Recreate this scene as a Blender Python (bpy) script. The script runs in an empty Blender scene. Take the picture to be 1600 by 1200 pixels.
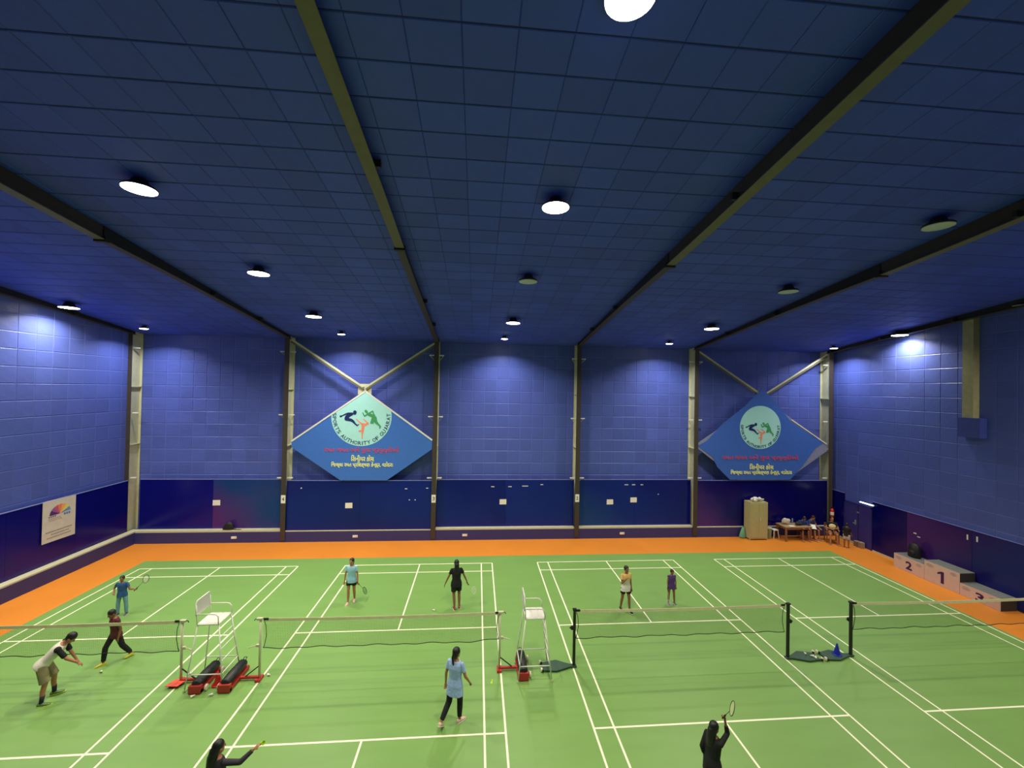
import bpy, bmesh, math, random, unicodedata
from mathutils import Vector, Matrix, Euler, Quaternion
random.seed(7)
S = bpy.context.scene
C = S.collection
PI = math.pi
V = Vector

# ------------------------------------------------------------------ camera, world, light, exposure
cam_d = bpy.data.cameras.new('camera'); cam = bpy.data.objects.new('camera', cam_d); C.objects.link(cam)
cam_d.sensor_width = 36.0; cam_d.lens = 36.0 * 638.93 / 1600.0; cam_d.clip_start = 0.05; cam_d.clip_end = 200
_r = V((0.99635751, -0.08321569, 0.01862439)); _u = V((-0.01956478, -0.01049943, 0.99975346)); _b = V((-0.08299963, -0.99647625, -0.01208928))
cam.matrix_world = Matrix(((_r.x, _u.x, _b.x, 0.0), (_r.y, _u.y, _b.y, 0.0), (_r.z, _u.z, _b.z, 7.485), (0, 0, 0, 1)))
S.camera = cam
w = bpy.data.worlds.new('world'); S.world = w; w.use_nodes = True
w.node_tree.nodes['Background'].inputs[0].default_value = (0.05, 0.06, 0.09, 1); w.node_tree.nodes['Background'].inputs[1].default_value = 0.3
S.view_settings.view_transform = 'Standard'; S.view_settings.look = 'None'; S.view_settings.gamma = 1.0
S.view_settings.exposure = 0.0
S.view_settings.use_curve_mapping = False
S.cycles.use_denoising = True
S.cycles.max_bounces = 6; S.cycles.diffuse_bounces = 4; S.cycles.glossy_bounces = 3
S.cycles.sample_clamp_indirect = 6.0

HIGH_BAY_WATTS = 275.0
FLOOD_WATTS = 95.0
HIGH_BAY_RGB = (1.0, 0.93, 0.74)
FLOOD_RGB = (0.93, 0.95, 1.0)
def disc_light(loc, size, watts, rgb, spread, rot=(0, 0, 0)):
    l = bpy.data.lights.new('lamp_light', 'AREA'); l.shape = 'DISK'; l.size = size; l.energy = watts; l.color = rgb; l.spread = spread
    o = bpy.data.objects.new('lamp_light', l); C.objects.link(o); o.location = loc; o.rotation_euler = rot
    return o

# ------------------------------------------------------------------ helpers
def lin(c):
    def f(x):
        x /= 255.0
        return x / 12.92 if x <= 0.04045 else ((x + 0.055) / 1.055) ** 2.4
    return (f(c[0]), f(c[1]), f(c[2]), 1.0)

def nd(nt, t, **kw):
    n = nt.nodes.new(t)
    for k, v in kw.items(): setattr(n, k, v)
    return n

MATS = {}
def mat(name, rgb, rough=0.6, metal=0.0, var=0.08, scale=6.0, bump=0.0, bscale=40.0, spec=0.5, stretch=(1, 1, 1), piece=0.0, coords='Object', emit=0.0, alpha=1.0):
    if name in MATS: return MATS[name]
    m = bpy.data.materials.new(name); m.use_nodes = True; nt = m.node_tree; b = nt.nodes['Principled BSDF']
    c = lin(rgb)
    tc = nd(nt, 'ShaderNodeTexCoord'); mp = nd(nt, 'ShaderNodeMapping'); mp.inputs['Scale'].default_value = stretch
    nt.links.new(tc.outputs[coords], mp.inputs['Vector'])
    no = nd(nt, 'ShaderNodeTexNoise'); no.inputs['Scale'].default_value = scale; no.inputs['Detail'].default_value = 3
    nt.links.new(mp.outputs[0], no.inputs['Vector'])
    mr = nd(nt, 'ShaderNodeMapRange'); mr.inputs['From Min'].default_value = 0.25; mr.inputs['From Max'].default_value = 0.75
    mr.inputs['To Min'].default_value = 1 - var; mr.inputs['To Max'].default_value = 1 + var
    nt.links.new(no.outputs['Fac'], mr.inputs['Value'])
    last = mr.outputs[0]
    if piece:
        oi = nd(nt, 'ShaderNodeObjectInfo'); ge = nd(nt, 'ShaderNodeNewGeometry')
        ad = nd(nt, 'ShaderNodeMath', operation='ADD'); nt.links.new(oi.outputs['Random'], ad.inputs[0]); nt.links.new(ge.outputs['Random Per Island'], ad.inputs[1])
        fr = nd(nt, 'ShaderNodeMath', operation='FRACT'); nt.links.new(ad.outputs[0], fr.inputs[0])
        m2 = nd(nt, 'ShaderNodeMapRange'); m2.inputs['To Min'].default_value = 1 - piece; m2.inputs['To Max'].default_value = 1 + piece
        nt.links.new(fr.outputs[0], m2.inputs['Value'])
        mu = nd(nt, 'ShaderNodeMath', operation='MULTIPLY'); nt.links.new(last, mu.inputs[0]); nt.links.new(m2.outputs[0], mu.inputs[1]); last = mu.outputs[0]
    vm = nd(nt, 'ShaderNodeVectorMath', operation='SCALE'); vm.inputs[0].default_value = c[:3]
    nt.links.new(last, vm.inputs['Scale']); nt.links.new(vm.outputs[0], b.inputs['Base Color'])
    b.inputs['Roughness'].default_value = rough; b.inputs['Metallic'].default_value = metal; b.inputs['Specular IOR Level'].default_value = spec
    b.inputs['Alpha'].default_value = alpha
    if bump:
        n2 = nd(nt, 'ShaderNodeTexNoise'); n2.inputs['Scale'].default_value = bscale; n2.inputs['Detail'].default_value = 4
        nt.links.new(mp.outputs[0], n2.inputs['Vector'])
        bu = nd(nt, 'ShaderNodeBump'); bu.inputs['Strength'].default_value = bump; bu.inputs['Distance'].default_value = 0.03
        nt.links.new(n2.outputs['Fac'], bu.inputs['Height']); nt.links.new(bu.outputs[0], b.inputs['Normal'])
    if emit:
        b.inputs['Emission Color'].default_value = c; b.inputs['Emission Strength'].default_value = emit
    MATS[name] = m
    return m

def grad_mat(name, c1, c2, direction=(1, 0, 1), rough=0.22, lo=0.6, hi=1.4):
    """glossy printed sheet whose print runs from one colour to another"""
    if name in MATS: return MATS[name]
    m = bpy.data.materials.new(name); m.use_nodes = True; nt = m.node_tree; b = nt.nodes['Principled BSDF']
    tc = nd(nt, 'ShaderNodeTexCoord')
    dp = nd(nt, 'ShaderNodeVectorMath', operation='DOT_PRODUCT'); dp.inputs[1].default_value = direction
    nt.links.new(tc.outputs['Generated'], dp.inputs[0])
    no = nd(nt, 'ShaderNodeTexNoise'); no.inputs['Scale'].default_value = 2.5
    nt.links.new(tc.outputs['Generated'], no.inputs['Vector'])
    ad = nd(nt, 'ShaderNodeMath', operation='MULTIPLY_ADD'); ad.inputs[1].default_value = 0.5
    nt.links.new(no.outputs['Fac'], ad.inputs[0]); nt.links.new(dp.outputs['Value'], ad.inputs[2])
    mr = nd(nt, 'ShaderNodeMapRange'); mr.inputs['From Min'].default_value = lo; mr.inputs['From Max'].default_value = hi
    nt.links.new(ad.outputs[0], mr.inputs['Value'])
    mx = nd(nt, 'ShaderNodeMix', data_type='RGBA'); mx.inputs['A'].default_value = lin(c1); mx.inputs['B'].default_value = lin(c2)
    nt.links.new(mr.outputs[0], mx.inputs['Factor']); nt.links.new(mx.outputs['Result'], b.inputs['Base Color'])
    b.inputs['Roughness'].default_value = rough; b.inputs['Specular IOR Level'].default_value = 0.3
    n2 = nd(nt, 'ShaderNodeTexNoise'); n2.inputs['Scale'].default_value = 3.0
    nt.links.new(tc.outputs['Object'], n2.inputs['Vector'])
    bu = nd(nt, 'ShaderNodeBump'); bu.inputs['Strength'].default_value = 0.12; bu.inputs['Distance'].default_value = 0.05
    nt.links.new(n2.outputs['Fac'], bu.inputs['Height']); nt.links.new(bu.outputs[0], b.inputs['Normal'])
    MATS[name] = m
    return m

class MB:
    def __init__(s): s.v = []; s.f = []
    def add(s, vs, fs):
        n = len(s.v); s.v += [tuple(p) for p in vs]; s.f += [tuple(i + n for i in f) for f in fs]; return s
    def box(s, c, d, rot=None):
        c = V(c); h = V(d) / 2; vs = []
        for x in (-1, 1):
            for y in (-1, 1):
                for z in (-1, 1):
                    p = V((x * h.x, y * h.y, z * h.z))
                    if rot is not None: p = rot @ p
                    vs.append(c + p)
        return s.add(vs, [(0, 1, 3, 2), (4, 6, 7, 5), (0, 4, 5, 1), (2, 3, 7, 6), (0, 2, 6, 4), (1, 5, 7, 3)])
    def bb(s, x0, x1, y0, y1, z0, z1): return s.box(((x0 + x1) / 2, (y0 + y1) / 2, (z0 + z1) / 2), (abs(x1 - x0), abs(y1 - y0), abs(z1 - z0)))
    def beam(s, p0, p1, w, h, up=(0, 0, 1)):
        p0 = V(p0); p1 = V(p1); d = (p1 - p0); L = d.length; d.normalize(); up = V(up)
        x = d.cross(up)
        if x.length < 1e-5: x = d.cross(V((1, 0, 0)))
        x.normalize(); z = x.cross(d)
        m = Matrix((x, d, z)).transposed()
        return s.box((p0 + p1) / 2, (w, L, h), m)
    def tube(s, pts, r, n=8, closed=False, cap=True):
        pts = [V(p) for p in pts]; k = len(pts)
        rs = r if isinstance(r, (list, tuple)) else [r] * k
        vs = []; fs = []; prev = None
        for i, p in enumerate(pts):
            if closed: t = pts[(i + 1) % k] - pts[i - 1]
            else: t = (pts[min(i + 1, k - 1)] - pts[max(i - 1, 0)])
            t.normalize()
            a = prev if prev is not None else (V((0, 0, 1)) if abs(t.z) < 0.9 else V((1, 0, 0)))
            x = a - t * a.dot(t)
            if x.length < 1e-6: x = t.orthogonal()
            x.normalize(); prev = x; y = t.cross(x)
            for j in range(n):
                an = 2 * PI * j / n; vs.append(p + (x * math.cos(an) + y * math.sin(an)) * rs[i])
        m = k if closed else k - 1
        for i in range(m):
            for j in range(n):
                a = i * n + j; b = i * n + (j + 1) % n; c = ((i + 1) % k) * n + (j + 1) % n; d = ((i + 1) % k) * n + j
                fs.append((a, b, c, d))
        if cap and not closed:
            fs.append(tuple(range(n - 1, -1, -1))); fs.append(tuple((k - 1) * n + j for j in range(n)))
        return s.add(vs, fs)
    def ball(s, c, r, n=12, m=8, rot=None):
        c = V(c); r = V(r) if not isinstance(r, (int, float)) else V((r, r, r)); vs = []; fs = []
        def put(p):
            p = V((p[0] * r.x, p[1] * r.y, p[2] * r.z))
            if rot is not None: p = rot @ p
            vs.append(c + p)
        put((0, 0, 1))
        for i in range(1, m):
            th = PI * i / m
            for j in range(n):
                ph = 2 * PI * j / n; put((math.sin(th) * math.cos(ph), math.sin(th) * math.sin(ph), math.cos(th)))
        put((0, 0, -1))
        for j in range(n): fs.append((0, 1 + j, 1 + (j + 1) % n))
        for i in range(m - 2):
            for j in range(n):
                a = 1 + i * n + j; b = 1 + i * n + (j + 1) % n; fs.append((a, a + n, b + n, b))
        L = len(vs) - 1
        for j in range(n): fs.append((L, L - n + (j + 1) % n, L - n + j))
        return s.add(vs, fs)
    def lathe(s, prof, c=(0, 0, 0), n=20):
        c = V(c); vs = []; fs = []; k = len(prof)
        for (r, z) in prof:
            for j in range(n):
                a = 2 * PI * j / n; vs.append(c + V((r * math.cos(a), r * math.sin(a), z)))
        for i in range(k - 1):
            for j in range(n):
                a = i * n + j; b = i * n + (j + 1) % n; fs.append((a, b, b + n, a + n))
        fs.append(tuple(range(n - 1, -1, -1))); fs.append(tuple((k - 1) * n + j for j in range(n)))
        return s.add(vs, fs)
    def prism(s, poly, o, u, v, t):
        """poly in (u,v) about o, thickness t along u x v, front face at +t"""
        o = V(o); u = V(u); v = V(v); nn = u.cross(v).normalized(); k = len(poly)
        a = [o + u * p[0] + v * p[1] for p in poly]; b = [p + nn * t for p in a]
        fs = [tuple(range(k - 1, -1, -1)), tuple(range(k, 2 * k))] + [(i, (i + 1) % k, (i + 1) % k + k, i + k) for i in range(k)]
        return s.add(a + b, fs)
    def loft(s, rings, n=16):
        """rings: (centre, xaxis, yaxis, rx, ry)"""
        vs = []; fs = []; k = len(rings)
        for (c, x, y, rx, ry) in rings:
            for j in range(n):
                a = 2 * PI * j / n; vs.append(V(c) + V(x) * (rx * math.cos(a)) + V(y) * (ry * math.sin(a)))
        for i in range(k - 1):
            for j in range(n):
                a = i * n + j; b = i * n + (j + 1) % n; fs.append((a, b, b + n, a + n))
        fs.append(tuple(range(n - 1, -1, -1))); fs.append(tuple((k - 1) * n + j for j in range(n)))
        return s.add(vs, fs)
    def mesh(s, name, smooth=False):
        me = bpy.data.meshes.new(name); me.from_pydata(s.v, [], s.f); me.validate(verbose=False)
        bm = bmesh.new(); bm.from_mesh(me); bmesh.ops.recalc_face_normals(bm, faces=bm.faces); bm.to_mesh(me); bm.free()
        if smooth:
            for p in me.polygons: p.use_smooth = True
        me.update(); return me

def obj(name, mb, m, parent=None, smooth=False, bevel=0.0):
    me = mb.mesh(name, smooth) if isinstance(mb, MB) else mb
    if m is not None and not me.materials: me.materials.append(m)
    o = bpy.data.objects.new(name, me); C.objects.link(o); o.parent = parent
    if bevel:
        b = o.modifiers.new('bevel', 'BEVEL'); b.width = bevel; b.segments = 2; b.limit_method = 'ANGLE'
    return o
def tag(o, label, cat, group=None, kind=None):
    o['label'] = label; o['category'] = cat
    if group: o['group'] = group
    if kind: o['kind'] = kind
    return o
def thing(name, label, cat, loc=(0, 0, 0), rz=0.0, group=None):
    o = bpy.data.objects.new(name, None); C.objects.link(o); o.location = loc; o.rotation_euler = (0, 0, rz); o.empty_display_size = 0.1
    return tag(o, label, cat, group)
def struct(name, mb, m, parent=None, **k):
    o = obj(name, mb, m, parent, **k)
    if parent is None: o['kind'] = 'structure'
    return o
def dup(root, loc, rz, label, group=None, name=None):
    r = root.copy(); C.objects.link(r); r.location = loc; r.rotation_euler = (root.rotation_euler.x, root.rotation_euler.y, rz); r['label'] = label
    if group: r['group'] = group
    def rec(a, b):
        for ch in list(a.children):
            c = ch.copy(); C.objects.link(c); c.parent = b; rec(ch, c)
    rec(root, r)
    return r

_fontcache = {}
def _raw_text(body, bold, extrude):
    cu = bpy.data.curves.new('writing', 'FONT'); cu.body = body; cu.size = 1.0; cu.offset = bold; cu.extrude = extrude
    cu.resolution_u = 3
    o = bpy.data.objects.new('writing', cu)
    me = bpy.data.meshes.new_from_object(o)
    bpy.data.objects.remove(o); bpy.data.curves.remove(cu)
    vs = [tuple(v.co) for v in me.vertices]; fs = [tuple(p.vertices) for p in me.polygons]
    bpy.data.meshes.remove(me)
    return vs, fs
def text_mesh(body, bold=0.0, extrude=0.01):
    """mesh of a line of writing in the XY plane with its bounds; bold strokes come from shifted copies, each a little thicker than the last"""
    mb = MB(); vs, fs = _raw_text(body, 0.0, extrude)
    n = 8 if bold else 0
    for i in range(n + 1):
        a = 2 * PI * i / 8; e = 1 + .04 * i; r = bold if i < n else 0
        mb.add([(x + r * math.cos(a), y + r * math.sin(a), z * e) for x, y, z in vs], fs)
    me = bpy.data.meshes.new('writing'); me.from_pydata(mb.v, [], mb.f); me.update()
    xs = [v[0] for v in mb.v]; ys = [v[1] for v in mb.v]
    return me, (min(xs), min(ys), max(xs), max(ys))
def writing(name, body, m, parent, o, u, v, wd, ht, bold=0.0, th=0.008):
    """writing fitted into a rectangle of wd by ht whose lower left corner is o, along u and v"""
    me, (x0, y0, x1, y1) = text_mesh(body, bold, 0.01)
    u = V(u); v = V(v); n = u.cross(v)
    for q in me.vertices:
        a = (q.co.x - x0) / (x1 - x0) * wd; b = (q.co.y - y0) / (y1 - y0) * ht; c = (q.co.z / 0.01) * th
        q.co = V(o) + u * a + v * b + n * c
    me.materials.clear(); me.materials.append(m)
    return obj(name, me, m, parent)

# ------------------------------------------------------------------ materials of the hall
M_tile = mat('blue_wall_facing', (78, 93, 172), 0.42, var=0.10, scale=1.3, bump=0.35, bscale=9.0, piece=0.07, stretch=(0.5, 0.5, 1.6))
M_joint = mat('joint_tape_painted_glint', (96, 108, 192), 0.30, var=0.05)  # joint tape coloured paler than the facing, standing for glints along the joints
M_ceil = mat('blue_ceiling_facing', (58, 80, 196), 0.62, var=0.10, scale=1.1, bump=0.25, bscale=7.0, piece=0.10)
M_cjoint = mat('dark_ceiling_gap', (26, 38, 104), 0.8)
M_green = mat('green_court_vinyl', (119, 158, 82), 0.42, var=0.05, scale=0.6, stretch=(1, 4, 1), spec=0.35)
M_orange = mat('orange_floor_vinyl', (220, 134, 44), 0.45, var=0.05, scale=0.7, spec=0.35)
M_line = mat('cream_line_paint', (250, 246, 214), 0.5, var=0.02)
M_cream = mat('cream_steel_paint', (196, 194, 160), 0.5, var=0.07)
M_brown = mat('dark_brown_steel', (62, 54, 46), 0.55, var=0.12)  # dark brown tone for column fronts and parts of the rafters
M_dark = mat('blackened_steel', (30, 28, 26), 0.6)
M_tan = mat('olive_tan_steel_paint', (104, 98, 76), 0.55, var=0.1)
M_plinth = mat('slate_blue_plinth_paint', (48, 50, 108), 0.5, var=0.06)
M_white = mat('white_paint', (226, 224, 212), 0.45, var=0.03)
M_paper = mat('white_paper', (232, 230, 214), 0.7, var=0.03)
M_black = mat('black_paint', (14, 14, 16), 0.45, var=0.1)
M_ink = mat('grey_ink', (96, 88, 92), 0.8)

# ------------------------------------------------------------------ setting
XL, XR, YB, YF = -16.15, 19.15, 20.95, -2.0      # left, right, back and front faces of the hall
SL = 0.14
def ceil_z(y): return 9.80 + SL * (YB - y)
ZF = ceil_z(YF)

floor = struct('floor', MB().bb(XL - .3, XR + .3, YF - .3, YB + .3, -0.3, 0.0), M_orange)
struct('court_mat', MB().bb(-13.72, 16.98, YF + .2, 18.38, 0.0005, 0.004), M_green, floor)
YN = 10.93
courts = [-13.346, -5.349, 2.707, 10.722]
LW, CL, CW = 0.045, 13.40, 6.10
def line(x0, x1, y0, y1):
    e = .0006 if x1 - x0 > 1 else 0
    struct('court_line', MB().bb(x0, x1, y0, y1, 0.0042 - e / 2, 0.0062 + e), M_line, floor)
for cx in courts:
    ya, yb = YN - CL / 2, YN + CL / 2
    h = LW / 2
    for x in (cx, cx + 0.46, cx + CW - 0.46, cx + CW):
        line(x - h, x + h, ya, yb)
    for y in (ya, ya + 0.76, YN - 1.98, YN + 1.98, yb - 0.76, yb):
        line(cx, cx + CW, y - h, y + h)
    line(cx + CW / 2 - h, cx + CW / 2 + h, YN + 1.98, yb); line(cx + CW / 2 - h, cx + CW / 2 + h, ya, YN - 1.98)

def tile_mesh(su, sv, th, ch=0.012):
    mb = MB(); a = [(0, 0), (su, 0), (su, sv), (0, sv)]
    b = [(ch, ch), (su - ch, ch), (su - ch, sv - ch), (ch, sv - ch)]
    vs = [(x, y, 0) for x, y in a] + [(x, y, th) for x, y in b]
    return vs, [(4, 5, 6, 7), (0, 1, 5, 4), (1, 2, 6, 5), (2, 3, 7, 6), (3, 0, 4, 7)]
def tile_field(parent, name, o, u, v, cols, rows, su, sv, gu, gv, th, m, rank, limit=300, skip=None):
    """tiles of their own for the LIMIT that rank first, the others joined into one part"""
    o = V(o); u = V(u).normalized(); v = V(v).normalized(); n = u.cross(v)
    vs, fs = tile_mesh(su - gu, sv - gv, th)
    me = bpy.data.meshes.new(name); me.from_pydata(vs, [], fs); me.materials.append(m); me.update()
    cells = [(i, j) for i in range(cols) for j in range(rows) if not (skip and skip(i, j))]
    cells.sort(key=lambda c: rank(o + u * (c[0] + .5) * su + v * (c[1] + .5) * sv))
    rest = MB()
    for k, (i, j) in enumerate(cells):
        jit = random.uniform(0, 0.35) * th
        p = o + u * (i * su + gu / 2) + v * (j * sv + gv / 2) + n * jit
        M = Matrix(((u.x, v.x, n.x, p.x), (u.y, v.y, n.y, p.y), (u.z, v.z, n.z, p.z), (0, 0, 0, 1)))
        if k < limit:
            t = bpy.data.objects.new(name, me); C.objects.link(t); t.parent = parent; t.matrix_local = M
        else: rest.add([M @ V(q) for q in vs], fs)
    if rest.v:
        r = obj(name, rest, m, parent); r['kind'] = 'stuff'

wall_back = struct('wall_back', MB().bb(XL - .3, XR + .3, YB, YB + .3, 0, 10.0), M_joint)
tile_field(wall_back, 'wall_tile', (XL + 0.05, YB - 0.001, 2.50), (1, 0, 0), (0, 0, 1), 58, 12, 0.61, 0.607, 0.030, 0.030, 0.010, M_tile, lambda p: abs(p.x - 1.5) + 0.01 * p.z)
wall_left = struct('wall_left', MB().prism([(YF, 0), (YB, 0), (YB, ceil_z(YB) + .1), (YF, ZF + .1)], (XL, 0, 0), (0, 1, 0), (0, 0, 1), -0.3), M_joint)
tile_field(wall_left, 'wall_tile', (XL + 0.001, YF + .05, 2.50), (0, 1, 0), (0, 0, 1), 37, 14, 0.61, 0.607, 0.018, 0.022, 0.007, M_tile,
           lambda p: abs(p.y - 18), skip=lambda i, j: 2.5 + (j + 1) * .607 > ceil_z(YF + .05 + (i + 1) * .61) + .5)
wall_right = struct('wall_right', MB().prism([(YF, 0), (YB, 0), (YB, ceil_z(YB) + .1), (YF, ZF + .1)], (XR, 0, 0), (0, 1, 0), (0, 0, 1), 0.3), M_joint)
tile_field(wall_right, 'wall_tile', (XR - 0.001, YB - .03, 2.00), (0, -1, 0), (0, 0, 1), 37, 15, 0.61, 0.607, 0.018, 0.022, 0.007, M_tile,
           lambda p: abs(p.y - 17), skip=lambda i, j: 2.0 + (j + 1) * .607 > ceil_z(YB - .03 - (i + 1) * .61) + .5)
wall_front = struct('wall_front', MB().bb(XL - .3, XR + .3, YF - .3, YF, 0, ZF + .2), M_tile)
sl = V((0, 1, -SL)).normalized(); nz = V((1, 0, 0)).cross(sl)
ceiling = struct('ceiling', MB().prism([(YF - .3, ceil_z(YF - .3)), (YB + .3, ceil_z(YB + .3)), (YB + .3, ceil_z(YB + .3) + .25), (YF - .3, ceil_z(YF - .3) + .25)],
                                       (XL - .3, 0, 0), (0, 1, 0), (0, 0, 1), XR - XL + .6), M_cjoint)
# tiles hang face down: u x v points down
tile_field(ceiling, 'ceiling_tile', (XL + .02, YB - .02, ceil_z(YB - .02) - 0.001), (1, 0, 0), -sl, 49, 37, 0.72, 0.6165, 0.006, 0.020, 0.008, M_ceil,
           lambda p: (p.y if abs(p.x - 0.083 * p.y) < 1.32 * p.y + .3 and p.y > 4.2 else 60))

# plinth, rails, dado
COLX = [-16.13 + .05, -9.10, -2.05, 5.09, 11.30, 18.78]
CY = 20.30
DADO_Y = [20.66, 20.40, 20.60, 20.60, 20.42]
base_back = struct('baseboard_back', MB().bb(-15.65, XR, 20.34, YB, 0, 0.50), M_plinth)
base_left = struct('baseboard_left', MB().bb(XL, -15.65, YF, YB, 0, 0.52), M_plinth)
for i in range(5):
    x0 = COLX[i] + (.11 if i else .42); x1 = COLX[i + 1] - .11
    if i == 1 or i == 4: struct('rail', MB().bb(x0, x1, 20.34, DADO_Y[i], .50, .535), M_cream, base_back)
    else: struct('rail', MB().bb(x0, x1, 20.355, DADO_Y[i], .50, .575), M_cream, base_back)
struct('rail', MB().bb(-15.98, -15.66, YF + .1, YB - .3, .52, .575), M_cream, base_left)
NAVY, PURP, TEAL, BLUE, DEEP = (12, 14, 112), (74, 38, 112), (22, 58, 118), (14, 32, 116), (4, 6, 92)
bays = [[(NAVY, NAVY), (PURP, TEAL)], [(BLUE, (14, 28, 104)), ((14, 28, 104), BLUE)], [(BLUE, (10, 22, 104)), (BLUE, BLUE)], [(TEAL, BLUE), (BLUE, (10, 18, 104))], [(PURP, DEEP), (DEEP, DEEP), (DEEP, (12, 10, 84))]]
trim = thing('trim_1', 'glossy printed blue dado sheets along the lower walls', 'wall panelling')
del trim['label']; del trim['category']; trim['kind'] = 'structure'
for i, cols in enumerate(bays):
    x0 = COLX[i] + (.10 if i else .35); x1 = COLX[i + 1] - .10; n = len(cols)
    for k, (a, b) in enumerate(cols):
        xa = x0 + (x1 - x0) * k / n; xb = x0 + (x1 - x0) * (k + 1) / n - (0.006 if k < n - 1 else 0)
        struct('dado_panel', MB().bb(xa, xb, DADO_Y[i], DADO_Y[i] + .02, .52, 2.90), grad_mat('dado_%s_%s' % (a, b), a, b), trim)
    struct('dado_edge', MB().bb(x0, x1, DADO_Y[i] - .006, DADO_Y[i] + .03, 2.90, 2.925), mat('dado_edge_trim', (120, 130, 190), .4), trim)
trim_l = thing('trim_2', 'x', 'x'); del trim_l['label']; del trim_l['category']; trim_l['kind'] = 'structure'
for k in range(9):
    y1 = 20.30 - k * 2.44; y0 = max(y1 - 2.434, YF)
    if y1 < YF + .3: break
    struct('dado_panel', MB().bb(-16.00, -15.98, y0, y1, .54, 2.92), grad_mat('dado_left', (10, 12, 108), (52, 22, 96), (0, 0, -1), lo=-.2, hi=.35), trim_l)
struct('dado_edge', MB().bb(-16.02, -15.97, YF, 20.3, 2.92, 2.945), mat('dado_edge_trim', (120, 130, 190)), trim_l)
trim_r = thing('trim_3', 'x', 'x'); del trim_r['label']; del trim_r['category']; trim_r['kind'] = 'structure'
pr_ = [(20.60, 19.80, NAVY, DEEP, 2.40), (18.28, 16.70, DEEP, (34, 22, 92), 2.36), (16.69, 14.3, PURP, (40, 26, 98), 2.36), (14.29, 11.9, (30, 30, 104), BLUE, 2.36), (11.89, 9.5, BLUE, BLUE, 2.36)]
for (y1, y0, a, b, z) in pr_:
    struct('dado_panel', MB().bb(19.09, 19.11, y0, y1, .02, z), grad_mat('dadoR_%s_%s' % (a, b), a, b, (0, -1, 0), lo=-.6, hi=.3), trim_r)
    struct('dado_edge', MB().bb(19.08, 19.115, y0, y1, z, z + .02), mat('dado_edge_trim', (120, 130, 190)), trim_r)
struct('skirting', MB().bb(19.06, 19.12, 19.15, 20.60, 0, .10), M_cream, trim_r)
struct('skirting', MB().bb(19.06, 19.12, 14.0, 18.25, 0, .06), M_cream, trim_r)

# door in the right wall
door = struct('door_1', MB().bb(19.075, 19.12, 18.36, 19.72, 0.02, 2.0), mat('violet_blue_door_paint', (58, 52, 130), .45))
struct('door_frame', MB().bb(19.06, 19.13, 19.72, 19.79, 0, 2.07).bb(19.06, 19.13, 18.29, 18.36, 0, 2.07).bb(19.06, 19.13, 18.29, 19.79, 2.0, 2.07), mat('blue_frame_paint', (44, 44, 116), .5), door)
struct('door_gap', MB().bb(19.068, 19.08, 18.99, 19.02, 0.03, 1.98), M_dark, door)
struct('door_handle', MB().bb(19.03, 19.08, 19.10, 19.15, .98, 1.22).bb(19.01, 19.05, 19.10, 19.24, 1.03, 1.07), mat('bright_steel', (190, 190, 190), .3, .6), door)
struct('door_bolt', MB().bb(19.04, 19.08, 18.94, 19.05, 1.60, 1.66), mat('bright_steel', (190, 190, 190)), door)

# ------------------------------------------------------------------ steel columns, rafters, braces
def column(i, label, web_side):
    x = COLX[i]
    t = thing('steel_column', label, 'column', (x, CY, 0), 0, 'steel columns along the back wall')
    h = ceil_z(CY) - .02
    z0 = 0.504 if i else 0.505
    obj('front_flange', MB().bb(-.11, .11, 0, .02, 0.10, h), M_brown, t)
    obj('web', MB().bb(-.008, .008, .02, .60, z0, h), M_cream, t)
    obj('rear_flange', MB().bb(-.11, .11, .60, .62, z0, h), M_cream, t)
    for z in (7.25, 4.55):
        obj('stiffener', MB().bb(-.11, .11, .02, .60, z, z + .04), M_cream, t)
    sides = [s for s in (-1, 1) if (i, s) not in ((0, -1), (5, 1))]
    for z in (9.07, 6.05, 3.04):
        for s in sides:
            a = obj('cleat_bar', MB().bb(s * .11, s * .36, .10, .15, z - .025, z + .025), M_white, t)
            obj('strut', MB().beam((s * .33, .13, z - .02), (s * .11, .42, z - .26), .02, .02), M_cream, a)
    return t
nm = ['brown and cream steel column in the left corner of the hall', 'brown steel column bearing the number 4 plate', 'dark steel column bearing the number 3 plate right of the turquoise diamond board',
      'brown steel column bearing the number 2 plate', 'brown and cream steel column left of the peeling diamond board', 'brown steel column behind the seated men, nearest the door']
cols_t = [column(i, nm[i], 0) for i in range(6)]
for i, n_ in ((1, '4'), (2, '3'), (3, '2')):
    zc = 2.05
    p = thing('number_plate', 'white number plate with the numeral %s %s' % (n_, {'4': 'left of the turquoise tipped board', '3': 'right of the turquoise tipped board', '2': 'right of the middle bay'}[n_]), 'sign', (COLX[i], CY, zc), 0, 'number plates on the columns')
    obj('plate', MB().bb(-.10, .10, -.012, -.001, -.19, .19), M_paper, p)
    writing('numeral', n_, M_dark, p, (-.05, -.014, -.08), (1, 0, 0), (0, 0, 1), .10, .17, .01, .002)

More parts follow.
